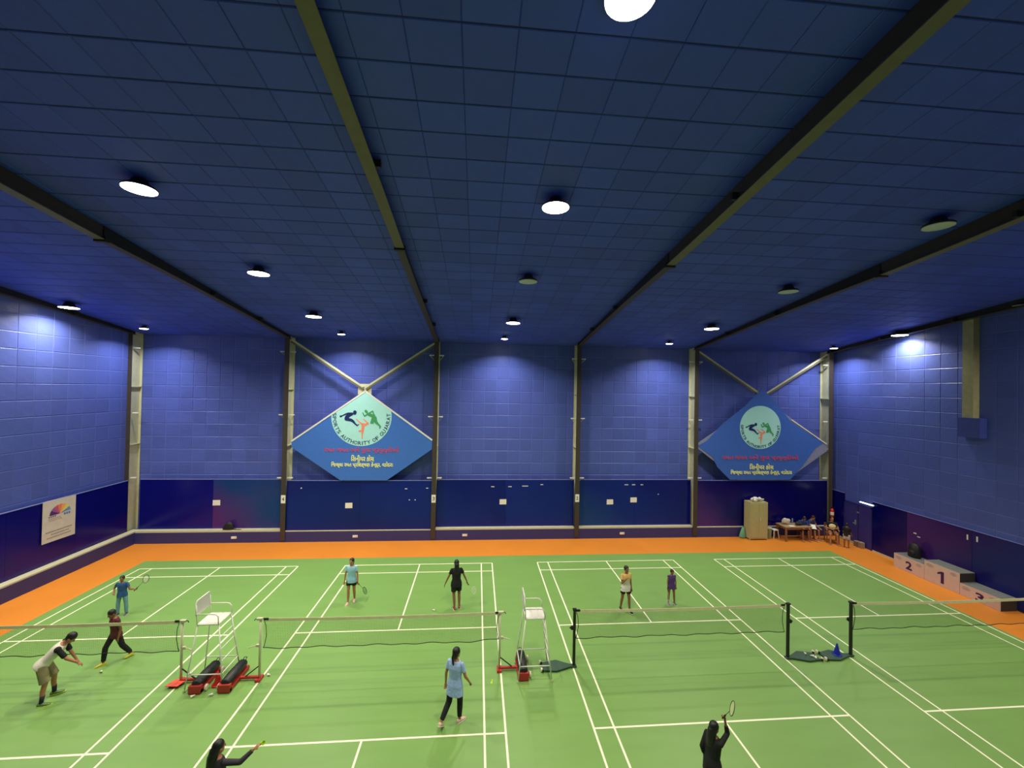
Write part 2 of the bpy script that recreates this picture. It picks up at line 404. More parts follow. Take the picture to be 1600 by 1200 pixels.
def depth_at(y):
    for (ya, da), (yb, db) in zip([(-2, .42), (9, .38), (10.6, .36), (13, .28), (17, .20)], [(9, .38), (10.6, .36), (13, .28), (17, .20), (21, .16)]):
        if ya <= y <= yb: return da + (db - da) * (y - ya) / (yb - ya)
    return .3
def rafter(i, label):
    x = COLX[i]; dk = (1.0, 1.05, .55, 1.08, 1.1, 1.0)[i]
    t = thing('roof_rafter', label, 'beam', (x, CY, ceil_z(CY)), 0, 'rafters under the blue ceiling')
    def zb(y):
        f = min(1, max(0, (14 - y) / 5)); return ceil_z(y) - depth_at(y) * (1 + (dk - 1) * f) - ceil_z(CY)
    def seg(ya, yb, part, m, hw, d0, d1, n=6):
        mb = MB()
        for k in range(n):
            a = ya + (yb - ya) * k / n; b = ya + (yb - ya) * (k + 1) / n
            vs = []
            for y in (a, b):
                zt = zb(y) + d1 if d1 is not None else ceil_z(y) - ceil_z(CY) - .016
                for xx in (-hw, hw): vs += [(xx, y - CY, zb(y) + d0), (xx, y - CY, zt)]
            mb.add(vs, [(0, 2, 3, 1), (4, 5, 7, 6), (0, 4, 6, 2), (1, 3, 7, 5), (0, 1, 5, 4), (2, 6, 7, 3)])
        return obj(part, mb, m, t)
    seg(YF + .02, 10.6, 'web', M_brown, .03, .02, None)
    seg(10.6, YB - .42, 'web', M_dark, .05, .02, None)
    seg(YF + .02, 10.6, 'flange', M_tan, .115, 0, .02)
    seg(10.6, YB - .42, 'flange', M_brown, .10, 0, .02)
    for y in (3.7, 7.6, 10.6, 14.6, 17.6):
        sz = .17 if y in (10.6, 3.7) else .13
        obj('splice_plate' if sz > .15 else 'purlin_cleat', MB().box((0, y - CY, zb(y) + .02), (sz * 1.6, .12, .12)) if sz > .15 else MB().box((.14 if i < 3 else -.14, y - CY, zb(y) + .09), (.14, .08, .14)), M_dark, t)
    return t
rn = ['leftmost dark rafter running along the top of the left wall', 'dark rafter above the left row of lit lamps', 'olive rafter left of centre ending over the number 3 column',
      'tan edged rafter right of centre ending over the number 2 column', 'dark rafter beside the unlit lamps on the far side', 'dark rafter over the right wall of the hall']
for i in range(6): rafter(i, rn[i])

def brace_frame(x0, x1, xm, zt, zn, name_l):
    t = thing('cross_brace', name_l, 'brace', (xm, 20.46, zn), 0)
    for (xa, s) in ((x0, 1), (x1, -1)):
        for dz in (-.055, .055):
            obj('brace_angle', MB().beam((xa - xm, 0, zt - zn + dz), (0 + s * -.06, 0, .08 + dz), .05, .085), M_cream if dz > 0 else M_tan, t)
    obj('gusset_plate', MB().prism([(-.32, -.22), (.32, -.22), (.32, .16), (.2, .30), (-.2, .30), (-.32, .16)], (0, .03, 0), (1, 0, 0), (0, 0, 1), -.02), M_cream, t)
    return t
brace_frame(COLX[1] + .12, COLX[2] - .12, -5.50, 9.62, 7.30, 'cream steel cross brace above the turquoise topped diamond board')
brace_frame(COLX[4] + .12, COLX[5] - .12, 15.02, 9.60, 7.28, 'cream steel cross brace above the peeling diamond board')

# ------------------------------------------------------------------ diamond boards
M_sblue = mat('board_blue', (64, 112, 196), .4, var=.04)
M_sblue2 = mat('faded_board_blue', (60, 100, 186), .4, var=.06)
M_turq = mat('board_turquoise', (168, 224, 220), .45, var=.03)
M_peel = mat('bare_board_backing', (128, 130, 160), .6, var=.1)
M_red = mat('faded_red_lettering', (190, 76, 120), .5)
M_yel = mat('pale_yellow_lettering', (240, 240, 150), .5)
M_navy = mat('navy_lettering', (18, 34, 96), .5)
M_grn = mat('emblem_green', (66, 150, 92), .5)
M_org = mat('emblem_orange', (236, 138, 104), .5)
def capsule_poly(mb, pts, rs, o, th):
    """a flat stroke with round joints along pts"""
    for k in range(len(pts)):
        mb.lay = getattr(mb, 'lay', 0) + 1; th = .005 + .0002 * mb.lay
        c = V(pts[k]); r = rs[k] * 1.3
        mb.prism([(c.x + r * math.cos(2 * PI * j / 10), c.y + r * math.sin(2 * PI * j / 10)) for j in range(10)], o, (1, 0, 0), (0, 0, 1), th)
        if k + 1 < len(pts):
            mb.lay += 1; th = .005 + .0002 * mb.lay
            d = V(pts[k + 1]) - c; n = V((-d.y, d.x)).normalized(); r2 = rs[k + 1] * 1.3; e = V(pts[k + 1])
            mb.prism([(c.x + n.x * r, c.y + n.y * r), (c.x - n.x * r, c.y - n.y * r), (e.x - n.x * r2, e.y - n.y * r2), (e.x + n.x * r2, e.y + n.y * r2)], o, (1, 0, 0), (0, 0, 1), th)
def emblem(t, cx, cz, R, y):
    k = R / 595.0
    f = lambda pts: [V(((a - 725) * k, -(b - 555) * k)) for a, b in pts]
    o = (cx, y, cz)
    th = .006
    mb = MB()
    capsule_poly(mb, f([(315, 555), (350, 540), (400, 512), (460, 492), (530, 500)]), [16 * k, 9 * k, 11 * k, 14 * k, 22 * k], o, th)
    capsule_poly(mb, f([(530, 502), (478, 530), (440, 560), (432, 600), (470, 618), (520, 625), (560, 650), (600, 700), (640, 732)]), [24 * k, 26 * k, 30 * k, 34 * k, 24 * k, 22 * k, 18 * k, 11 * k, 10 * k], o, th)
    capsule_poly(mb, f([(640, 735), (672, 712)]), [9 * k, 6 * k], o, th)
    capsule_poly(mb, f([(590, 466), (588, 485)]), [28 * k, 26 * k], o, th)
    obj('emblem_figure', mb, M_navy, t)
    mb = MB()
    capsule_poly(mb, f([(745, 475), (762, 510), (785, 545), (850, 500), (940, 440), (962, 500)]), [7 * k, 8 * k, 11 * k, 14 * k, 10 * k, 11 * k], o, th)
    capsule_poly(mb, f([(870, 512), (920, 530), (985, 555)]), [22 * k, 26 * k, 16 * k], o, th)
    capsule_poly(mb, f([(975, 520), (965, 570), (960, 620), (930, 660), (912, 680), (960, 682)]), [14 * k, 30 * k, 36 * k, 22 * k, 12 * k, 8 * k], o, th)
    capsule_poly(mb, f([(985, 570), (1010, 660), (1060, 710), (1100, 750), (1085, 782)]), [26 * k, 24 * k, 14 * k, 11 * k, 9 * k], o, th)
    capsule_poly(mb, f([(805, 440), (824, 462)]), [20 * k, 18 * k], o, th)
    obj('emblem_figure', mb, M_grn, t)
    mb = MB()
    capsule_poly(mb, f([(615, 598), (680, 660), (745, 712)]), [4 * k, 10 * k, 18 * k], o, th)
    capsule_poly(mb, f([(755, 598), (810, 645), (855, 690), (800, 718), (765, 720)]), [4 * k, 9 * k, 13 * k, 18 * k, 20 * k], o, th)
    capsule_poly(mb, f([(760, 715), (755, 760), (752, 830), (742, 910), (744, 990)]), [26 * k, 22 * k, 20 * k, 10 * k, 8 * k], o, th)
    capsule_poly(mb, f([(745, 830), (690, 845)]), [5 * k, 14 * k], o, th)
    obj('emblem_figure', mb, M_org, t)
    # ring of lettering
    word = 'SPORTS AUTHORITY OF GUJARAT'
    a0, a1 = math.radians(172), math.radians(368)
    vs = []; fs = []
    hh = R * .125
    adv = {' ': .55, 'I': .5, 'J': .75}
    tot = sum(adv.get(ch, 1.0) for ch in word); pos = 0
    for ch in word:
        wd = adv.get(ch, 1.0); an = a0 + (a1 - a0) * (pos + wd / 2) / tot; pos += wd
        if ch == ' ': continue
        me, (x0, y0, x1, y1) = text_mesh(ch, .012, .01)
        lw = hh * (.85 if ch not in 'IJ' else (.22 if ch == 'I' else .6))
        c = V((math.cos(an), math.sin(an))) * R * .90
        up = V((-math.cos(an), -math.sin(an))); ri = V((-math.sin(an), math.cos(an)))
        vs = []
        for q in me.vertices:
            a = ((q.co.x - x0) / (x1 - x0) - .5) * lw; b = ((q.co.y - y0) / (y1 - y0) - .5) * hh
            P = c + ri * a + up * b
            vs.append((cx + P.x, y - .003 - q.co.z / .01 * .003, cz + P.y))
        mb = MB(); mb.add(vs, [tuple(p.vertices) for p in me.polygons]); bpy.data.meshes.remove(me)
        obj('ring_letter', mb, M_navy, t)
# sign 1
def clip_poly(poly, a, b):
    """keep the part of poly left of the line a->b"""
    out = []
    def side(p): return (b[0] - a[0]) * (p[1] - a[1]) - (b[1] - a[1]) * (p[0] - a[0])
    for i in range(len(poly)):
        p, q = poly[i], poly[(i + 1) % len(poly)]; sp, sq = side(p), side(q)
        if sp >= 0: out.append(p)
        if (sp >= 0) != (sq >= 0):
            t = sp / (sp - sq); out.append((p[0] + (q[0] - p[0]) * t, p[1] + (q[1] - p[1]) * t))
    return out
def disc(cx, cz, r, n=64): return [(cx + r * math.cos(2 * PI * j / n), cz + r * math.sin(2 * PI * j / n)) for j in range(n)]
YS = 20.30
t = thing('diamond_board', 'blue diamond board with turquoise tip and round athletes emblem, white edged', 'sign', (0, 0, 0))
P1 = [(-5.43, 7.24), (-8.80, 4.80), (-8.80, 4.52), (-6.50, 2.94), (-4.31, 2.94), (-2.18, 4.46), (-2.18, 4.90)]
obj('board', MB().prism(P1, (0, YS + .05, 0), (1, 0, 0), (0, 0, 1), .03), M_sblue, t)
dd = clip_poly(clip_poly(disc(-5.57, 6.01, 1.42), P1[0], P1[1]), P1[6], P1[0])
obj('emblem_disc', MB().prism(dd, (0, YS + .02, 0), (1, 0, 0), (0, 0, 1), .004), M_turq, t)
edge = MB(); edge.beam((P1[0][0], YS + .03, P1[0][1]), (P1[1][0], YS + .03, P1[1][1]), .05, .07); obj('white_edge', edge, M_white, t)
edge = MB(); edge.beam((P1[0][0], YS + .03, P1[0][1]), (P1[6][0], YS + .03, P1[6][1]), .05, .07); obj('white_edge', edge, M_white, t)
emblem(t, -5.57, 6.01, 1.42, YS + .016)
GU1 = '\u0AB0\u0AAE\u0AA4 \u0A97\u0AAE\u0AA4 \u0A85\u0AA8\u0AC7 \u0AAF\u0AC1\u0AB5\u0ABE \u0AAA\u0ACD\u0AB0\u0AB5\u0AC3\u0AA4\u0ACD\u0AA4\u0AC0\u0A93'
GU2 = '\u0ABF\u0AB8\u0AA8\u0AC0\u0AAF\u0AB0 \u0A95\u0ACB\u0A9A'
GU3 = '\u0ABF\u0A9C\u0AB2\u0ACD\u0AB2\u0ABE \u0AB0\u0AAE\u0AA4 \u0AAA\u0ACD\u0AB0\u0ABF\u0AB6\u0A95\u0ACD\u0AB7\u0AA3 \u0A95\u0AC7\u0AA8\u0ACD\u0AA6\u0ACD\u0AB0, \u0AB5\u0AA1\u0ACB\u0AA6\u0AB0\u0ABE'
def board_text(t, xs, zs, tilt=0):
    for nm_, body, m, (x0, x1, z0, z1), bo in zip(('red_lettering', 'yellow_lettering', 'yellow_lettering'), (GU1, GU2, GU3), (M_red, M_yel, M_yel), xs, (.030, .024, .024)):
        writing(nm_, body, m, t, (x0, YS + .012, z0), (1, 0, 0), (0, 0, 1), x1 - x0, z1 - z0, bo, .005)
board_text(t, [(-7.28, -3.76, 4.24, 4.56), (-6.01, -4.94, 3.86, 4.16), (-6.93, -4.03, 3.54, 3.84)], 0)
# sign 2
t = thing('diamond_board', 'faded blue diamond board with peeling corners and a full round athletes emblem', 'sign', (0, 0, 0))
P2 = [(14.98, 7.42), (13.93, 6.83), (13.07, 6.02), (11.40, 4.92), (11.40, 4.70), (12.47, 3.70), (13.17, 2.97), (16.50, 2.97), (17.21, 3.71), (18.57, 4.43), (18.57, 4.77), (16.53, 6.07)]
P2 = [(14.92, 7.78), (13.93, 6.80), (12.75, 5.88), (11.9, 5.0), (11.40, 4.72), (12.20, 4.15), (12.47, 3.63), (13.17, 2.97), (16.50, 2.97), (17.21, 3.71), (17.9, 4.62), (18.35, 4.92), (16.53, 6.02), (15.9, 6.75)]
PB = [(15.02, 7.25), (11.42, 4.86), (11.42, 4.58), (13.62, 2.95), (16.30, 2.95), (18.60, 4.50), (18.60, 4.80)]
obj('backing_board', MB().prism(PB, (0, YS + .07, 0), (1, 0, 0), (0, 0, 1), .03), M_peel, t)
obj('board', MB().prism(P2, (0, YS + .035, 0), (1, 0, 0), (0, 0, 1), .012), M_sblue2, t)
obj('emblem_disc', MB().prism(disc(14.81, 5.71, 1.13), (0, YS + .022, 0), (1, 0, 0), (0, 0, 1), .004), M_turq, t)
edge = MB(); edge.beam((16.55, YS + .03, 6.13), (18.55, YS + .03, 4.86), .04, .05); obj('white_edge', edge, M_white, t)
emblem(t, 14.81, 5.71, 1.13, YS + .016)
board_text(t, [(12.74, 16.95, 3.96, 4.28), (14.25, 15.56, 3.51, 3.81), (13.21, 16.60, 3.20, 3.50)], 0)

# ------------------------------------------------------------------ lamps
M_glow = mat('lit_diffuser', (255, 250, 232), .4, emit=14.0, var=0)
M_off = mat('unlit_diffuser', (196, 200, 184), .4, var=.02)
M_house = mat('lamp_housing', (40, 40, 38), .5)
def lamp(x, y, label, lit=True, r=.29, small=False, gain=1.0):
    z = ceil_z(y)
    t = thing('ceiling_lamp' if not small else 'flood_lamp', label, 'lamp', (x, y, z), 0, None)
    drop = .22 if not small else .16
    obj('housing', MB().lathe([(r * .40, -.03 if small else -.02), (r * .62, -drop + .08), (r * .9, -drop + .06), (r, -drop + .03), (r, -drop + .005)], n=24), M_house, t, smooth=False)
    obj('diffuser', MB().lathe([(r * .97, -drop + .006), (r * .97, -drop - .008), (r * .7, -drop - .02), (.01, -drop - .028)], n=24), M_glow if lit else M_off, t)
    if lit: disc_light((x, y, z - drop - .05), r * 1.9, FLOOD_WATTS if small else HIGH_BAY_WATTS * gain, FLOOD_RGB if small else HIGH_BAY_RGB, math.radians(144 if not small else 138))
    return t
lamp(-6.76, 8.65, 'large lit round lamp nearest the viewer in the left row'); lamp(1.56, 8.49, 'large lit round lamp near the middle of the ceiling')
lamp(-6.52, 12.63, 'lit round lamp second nearest in the left row'); lamp(-6.50, 16.67, 'lit round lamp third nearest in the left row, before the turquoise tipped board')
lamp(-15.24, 16.53, 'lit round lamp beside the left wall', gain=.7); lamp(1.39, 16.67, 'lit round lamp beyond the unlit lamp in the middle row')
lamp(9.85, 16.59, 'lit round lamp beyond the two unlit lamps on the right'); lamp(18.62, 16.64, 'lit round lamp beside the right wall', gain=.55)
lamp(1.62, 4.42, 'lit round lamp cut by the top edge of the view')
lamp(10.31, 8.38, 'unlit grey round lamp nearest the viewer on the right', False); lamp(9.92, 12.37, 'unlit round lamp second nearest on the right', False)
lamp(1.47, 12.40, 'unlit round lamp in the middle row', False)
for x, n_ in ((-14.82, 'over the left corner column'), (-6.32, 'above the turquoise tipped diamond board'), (1.22, 'above the middle bay of the back wall'), (9.36, 'right of the number 2 column'), (18.07, 'over the right corner column')):
    lamp(x, 19.42, 'small lit flood lamp by the back wall ' + n_, True, .16, True)
for x, y, l_ in ((-15.2, 12.5, 'second lamp along the left wall'), (-15.2, 8.5, 'third lamp along the left wall'),
                 (18.6, 8.6, 'lamp of the right wall beyond the view'), (18.6, 4.4, 'nearer lamp of the right wall beyond the view'), (10.3, 4.3, 'lamp beyond the top right of the view')):
    lamp(x, y, 'lit round ceiling ' + l_, gain=1.4 if x > 15 else 1.0)
lamp(18.95, 12.72, 'unlit round lamp close to the right wall', False)

# ------------------------------------------------------------------ nets and posts
M_net = mat('dark_net_thread', (44, 40, 34), .8); M_tape = mat('cream_net_tape', (222, 214, 170), .7)
M_cord = mat('dark_cord', (22, 24, 22), .8)
M_redp = mat('red_metal_paint', (176, 44, 40), .45); M_gplate = mat('dark_green_plate', (48, 78, 58), .55)
def net(k, label):
    x0, x1 = courts[k] + (.05 if k != 3 else .10), courts[k] + CW - .05
    t = thing('badminton_net', label, 'net', (x0, YN, 0), 0, 'badminton nets across the courts')
    L = x1 - x0
    def sag(x): return -.025 * math.sin(PI * x / L)
    def zb(x): return .79 + .012 * math.sin(x * 9.1 + k) + .010 * math.sin(x * 4.3 + 2 * k) + .05 * (math.exp(-((L - x) / .4) ** 2) if k % 2 else 0)
    n = 24
    tp = MB()
    for j in range(n):
        a, b = L * j / n, L * (j + 1) / n
        for (y) in (0,):
            tp.add([(a, -.004, 1.475 + sag(a)), (a, .004, 1.475 + sag(a)), (a, -.004, 1.55 + sag(a)), (a, .004, 1.55 + sag(a)),
                    (b, -.004, 1.475 + sag(b)), (b, .004, 1.475 + sag(b)), (b, -.004, 1.55 + sag(b)), (b, .004, 1.55 + sag(b))],
                   [(0, 2, 3, 1), (4, 5, 7, 6), (0, 4, 6, 2), (1, 3, 7, 5), (0, 1, 5, 4), (2, 6, 7, 3)])
    obj('top_tape', tp, M_tape, t)
    th = MB(); w_ = .0009
    N = int(L / .021)
    for j in range(N + 1):
        x = L * j / N
        th.add([(x - w_, 0, zb(x)), (x + w_, 0, zb(x)), (x + w_, 0, 1.48 + sag(x)), (x - w_, 0, 1.48 + sag(x))], [(0, 1, 2, 3)])
    for r_ in range(33):
        f = r_ / 33
        for j in range(n):
            a, b = L * j / n, L * (j + 1) / n
            za = zb(a) + (1.48 + sag(a) - zb(a)) * f; zb_ = zb(b) + (1.48 + sag(b) - zb(b)) * f
            th.add([(a, 0, za - w_), (b, 0, zb_ - w_), (b, 0, zb_ + w_), (a, 0, za + w_)], [(0, 1, 2, 3)])
    m = obj('netting', th, M_net, t); m['kind'] = 'stuff'
    obj('bottom_cord', MB().tube([(L * j / 60, 0, zb(L * j / 60)) for j in range(61)], .010, 6), M_cord, t)
    for (xx, s) in ((0, 1), (L, -1)):
        obj('side_cord', MB().tube([(xx, 0, 1.54), (xx + s * .06, 0, 1.35), (xx + s * .075, 0, 1.1), (xx + s * .03, 0, .85), (xx, 0, zb(xx))], .008, 6), M_cord, t)
        obj('end_tie', MB().box((xx + s * .06, 0, 1.53), (.12, .02, .045)), M_cord, t)
    return t
net(0, 'net across the court beside the left wall, before the maroon shirted player'); net(1, 'net on white posts across the court with the light blue shirts')
net(2, 'net on black posts across the court right of the centre'); net(3, 'net of the court by the winners podium')

def wheel(name, c, r, w_, m, parent, axis='y'):
    mb = MB(); a = V(c); d = {'x': V((1, 0, 0)), 'y': V((0, 1, 0))}[axis] * (w_ / 2)
    mb.tube([a - d, a - d * .6, a + d * .6, a + d], [r * .8, r, r, r * .8], 16); return obj(name, mb, m, parent)
def post_white(x, s, label, extra=False):
    """white post; trolley reaches away from the court along s"""
    t = thing('net_post', label, 'net post', (x, YN, 0.0065), 0, 'white net posts on red trolleys')
    obj('pole', MB().tube([(0, 0, .02), (0, 0, 1.50)], .028, 12), M_cream, t, smooth=True)
    obj('cap', MB().box((s * .02, 0, 1.53), (.14, .07, .05)), M_cream, t)
    obj('hook', MB().tube([(s * .05, 0, 1.52), (s * .13, 0, 1.53), (s * .15, 0, 1.49)], .010, 6), M_dark, t)
    obj('winch', MB().box((s * .05, 0, .86), (.09, .05, .06)).tube([(s * .08, 0, .86), (s * .2, -.03, .85), (s * .26, -.05, .83)], .014, 6), M_cream, t)
    obj('foot_block', MB().box((0, 0, .03), (.12, .22, .06)), M_redp, t)
    obj('trolley_arm', MB().beam((0, 0, .07), (s * .50, 0, .07), .06, .05), M_redp, t)
    obj('diagonal_stay', MB().beam((0, 0, .36), (s * .34, 0, .09), .022, .022), M_dark, t)
    obj('counterweight_tray', MB().bb(s * .46, s * .74, -.43, .43, .02, .10).bb(s * .46, s * .74, -.45, -.36, .02, .20), M_redp, t)
    b = MB().loft([((s * .60, -.40, .19), (1, 0, 0), (0, 0, 1), .085, .07), ((s * .60, -.36, .20), (1, 0, 0), (0, 0, 1), .12, .10), ((s * .60, 0, .21), (1, 0, 0), (0, 0, 1), .125, .11), ((s * .60, .36, .20), (1, 0, 0), (0, 0, 1), .12, .10), ((s * .60, .42, .19), (1, 0, 0), (0, 0, 1), .085, .07)], 14)
    obj('counterweight', b, mat('black_rubber', (26, 25, 26), .5, bump=.3, bscale=14), t, smooth=True)
    obj('carry_handle', MB().tube([(s * .56, .40, .22), (s * .57, .50, .27), (s * .63, .50, .27), (s * .64, .40, .22)], .010, 6), M_dark, t)
    for yy in (-.30, .34): wheel('wheel', (s * .79, yy, .075), .072, .05, mat('ivory_wheel', (222, 214, 184), .4), t, 'x')
    return t
post_white(-7.24, 1, 'white net post on red trolley left of the near left umpire chair')
post_white(-5.37, -1, 'white net post on red trolley right of the left umpire chair')
post_white(.71, 1, 'white net post with red trolley left of the umpire chair in the middle')
t = thing('floor_weight', 'flat orange red weight plate beside the left white net post', 'weight', (-7.30, 10.84, .0065))
obj('plate', MB().prism([(-.17, -.12), (.13, -.14), (.22, .1), (-.08, .13)], (0, 0, .06), (1, 0, 0), (0, 1, 0), .012), mat('orange_red_paint', (222, 84, 60), .5), t)
obj('block', MB().bb(-.1, .12, -.08, .08, 0, .062), M_redp, t)
def post_black(x, s, label):
    t = thing('net_post', label, 'net post', (x, YN + .03, .0065), 0, 'black net posts on green wheeled plates')
    obj('pole', MB().bb(-.035, .035, -.03, .03, .03, 1.52), M_black, t, bevel=.006)
    obj('cap', MB().box((0, 0, 1.54), (.10, .08, .04)), M_black, t)
    obj('hook', MB().tube([(-s * .04, 0, 1.53), (-s * .12, 0, 1.535), (-s * .16, 0, 1.52)], .010, 6), M_dark, t)
    obj('winch', MB().box((s * .06, 0, 1.05), (.07, .06, .09)).box((s * .11, 0, 1.05), (.04, .03, .03)), M_black, t)
    pl = [(-.07, -.05), (.12, -.06), (.50, -.20), (.86, -.16), (.86, -.06), (.86, .14), (.46, .24), (.12, .06), (-.07, .05)]
    pl = [(s * a, b) for a, b in pl]
    if s < 0: pl = pl[::-1]
    obj('base_plate', MB().prism(pl, (0, 0, .015), (1, 0, 0), (0, 1, 0), .035), M_gplate, t)
    for yy in (-.15, .16):
        wheel('wheel', (s * .90, yy, .055), .050, .045, mat('ivory_wheel', (222, 214, 184)), t, 'x')
        obj('wheel_bracket', MB().box((s * .87, yy - .05, .055), (.05, .03, .06)), M_dark, t)
    return t
post_black(2.73, -1, 'black net post with green plate beside the umpire chair in the middle')
post_black(8.88, 1, 'black net post left of the blue cone')
post_black(10.80, -1, 'black net post whose green plate carries the blue cone')
def cone(x, y, z, h, r, m, label):
    t = thing('marker_cone', label, 'cone', (x, y, z))
    obj('cone_body', MB().lathe([(r * .72, .02), (r * .42, h * .55), (r * .22, h * .85), (r * .16, h)], n=20), m, t, smooth=False)
    obj('cone_base', MB().lathe([(r, 0), (r, .012), (r * .72, .022)], n=20), m, t)
    return t
cone(10.40, 10.98, .056, .31, .12, mat('blue_cone_plastic', (24, 38, 160), .4), 'blue marker cone standing on a green post plate')
cone(-6.30, 10.82, .0065, .30, .13, mat('red_cone_plastic', (196, 40, 36), .4), 'red marker cone under the left umpire chair')

# umpire chairs
def umpire_chair(x, y, label):
    t = thing('umpire_chair', label, 'umpire chair', (x, y, .0065), 0, 'white umpire chairs beside the nets')
    A = {(sx, sy): ((sx * .44, sy * .375, 0), (sx * .25, sy * .25, 1.52)) for sx in (-1, 1) for sy in (-1, 1)}
    def at(c, z):
        a, b = V(A[c][0]), V(A[c][1]); return a + (b - a) * (z / 1.52)
    for c in A:
        l = obj('leg', MB().tube([A[c][0], A[c][1]], .015, 8), M_white, t, smooth=True)
        obj('foot_cap', MB().lathe([(.028, 0), (.028, .02), (.018, .05)], A[c][0], 10), M_cream, l)
    for p, q in (((-1, -1), (1, -1)), ((1, -1), (1, 1)), ((1, 1), (-1, 1)), ((-1, 1), (-1, -1))):
        obj('low_rail', MB().tube([at(p, .38), at(q, .38)], .013, 8), M_white, t, smooth=True)
    for z in (.66, .94, 1.22):
        obj('ladder_rung', MB().tube([at((1, -1), z), at((1, 1), z)], .012, 8), M_white, t, smooth=True)
    s_ = MB().bb(-.26, .26, -.27, .27, 1.52, 1.56)
    obj('seat', s_, M_white, t, bevel=.012)
    for k in range(3): obj('seat_slat', MB().bb(-.24 + k * .17, -.10 + k * .17, -.25, .25, 1.56, 1.568), M_white, t)
    for sy in (-1, 1): obj('back_post', MB().tube([(-.25, sy * .26, 1.54), (-.29, sy * .26, 2.07)], .014, 8), M_white, t, smooth=True)
    bk = obj('backrest', MB().prism([(-.26, 1.76), (.26, 1.76), (.26, 2.07), (.22, 2.12), (-.22, 2.12), (-.26, 2.07)], (-.30, 0, 0), (0, 1, 0), (0, 0, 1), .02), mat('pale_grey_mesh', (216, 212, 204), .6, var=.1, scale=60), t)
    obj('back_rim', MB().tube([(-.285, -.26, 1.76), (-.285, -.26, 2.07), (-.285, -.22, 2.12), (-.285, .22, 2.12), (-.285, .26, 2.07), (-.285, .26, 1.76)], .013, 8, closed=True), M_white, bk, smooth=True)
    for sy in (-1, 1):
        obj('armrest', MB().tube([(-.275, sy * .27, 1.80), (.10, sy * .27, 1.80), (.19, sy * .27, 1.785), (.24, sy * .27, 1.73), (.25, sy * .27, 1.55)], .014, 8), M_white, t, smooth=True)
    return t
umpire_chair(-6.50, 10.97, 'white metal umpire chair between the two left courts'); umpire_chair(1.60, 10.82, 'white metal umpire chair between the two middle courts')

# shuttlecocks
def shuttle(x, y, z, rot, label, m=None):
    t = thing('shuttlecock', label, 'shuttlecock', (x, y, z)); t.rotation_euler = rot
    obj('feather_skirt', MB().lathe([(.014, .0), (.022, .025), (.033, .06), (.031, .06), (.012, .005)], n=16), m or M_paper, t)
    obj('cork', MB().lathe([(.004, -.026), (.011, -.020), (.0135, -.010), (.0135, 0)], n=12), mat('cork_white', (228, 224, 206), .6) if m is None else m, t)
M_yshut = mat('yellow_green_nylon', (196, 232, 40), .5)
shuttle(-9.50, 11.43, .04, (1.7, 0, .5), 'white shuttlecock on the floor by the yellow shoe')
shuttle(-6.25, 10.42, .04, (1.8, 0, 2.2), 'white shuttlecock on the floor before the left umpire chair')
shuttle(-6.60, 10.42, .04, (1.7, 0, -1), 'white shuttlecock by the left chair foot')
shuttle(-5.18, 11.05, .04, (1.75, 0, 4.4), 'white shuttlecock beside the white post right of the left chair')
shuttle(.47, 9.60, .69, (2.6, .3, 0), 'yellow shuttlecock in the air beside the light blue tunic player', M_yshut)
for k, (x, y) in enumerate(((9.48, 11.06), (9.57, 10.93), (9.62, 10.82))):
    shuttle(x, y, .085, (1.7, 0, k * 1.3), 'white shuttlecock lying on the green plate, %s from the post' % ('nearest', 'second', 'farthest')[k])
shuttle(-1.35, 13.95, .04, (1.7, 0, 1.3), 'small white shuttlecock on the floor beside the black clad player')

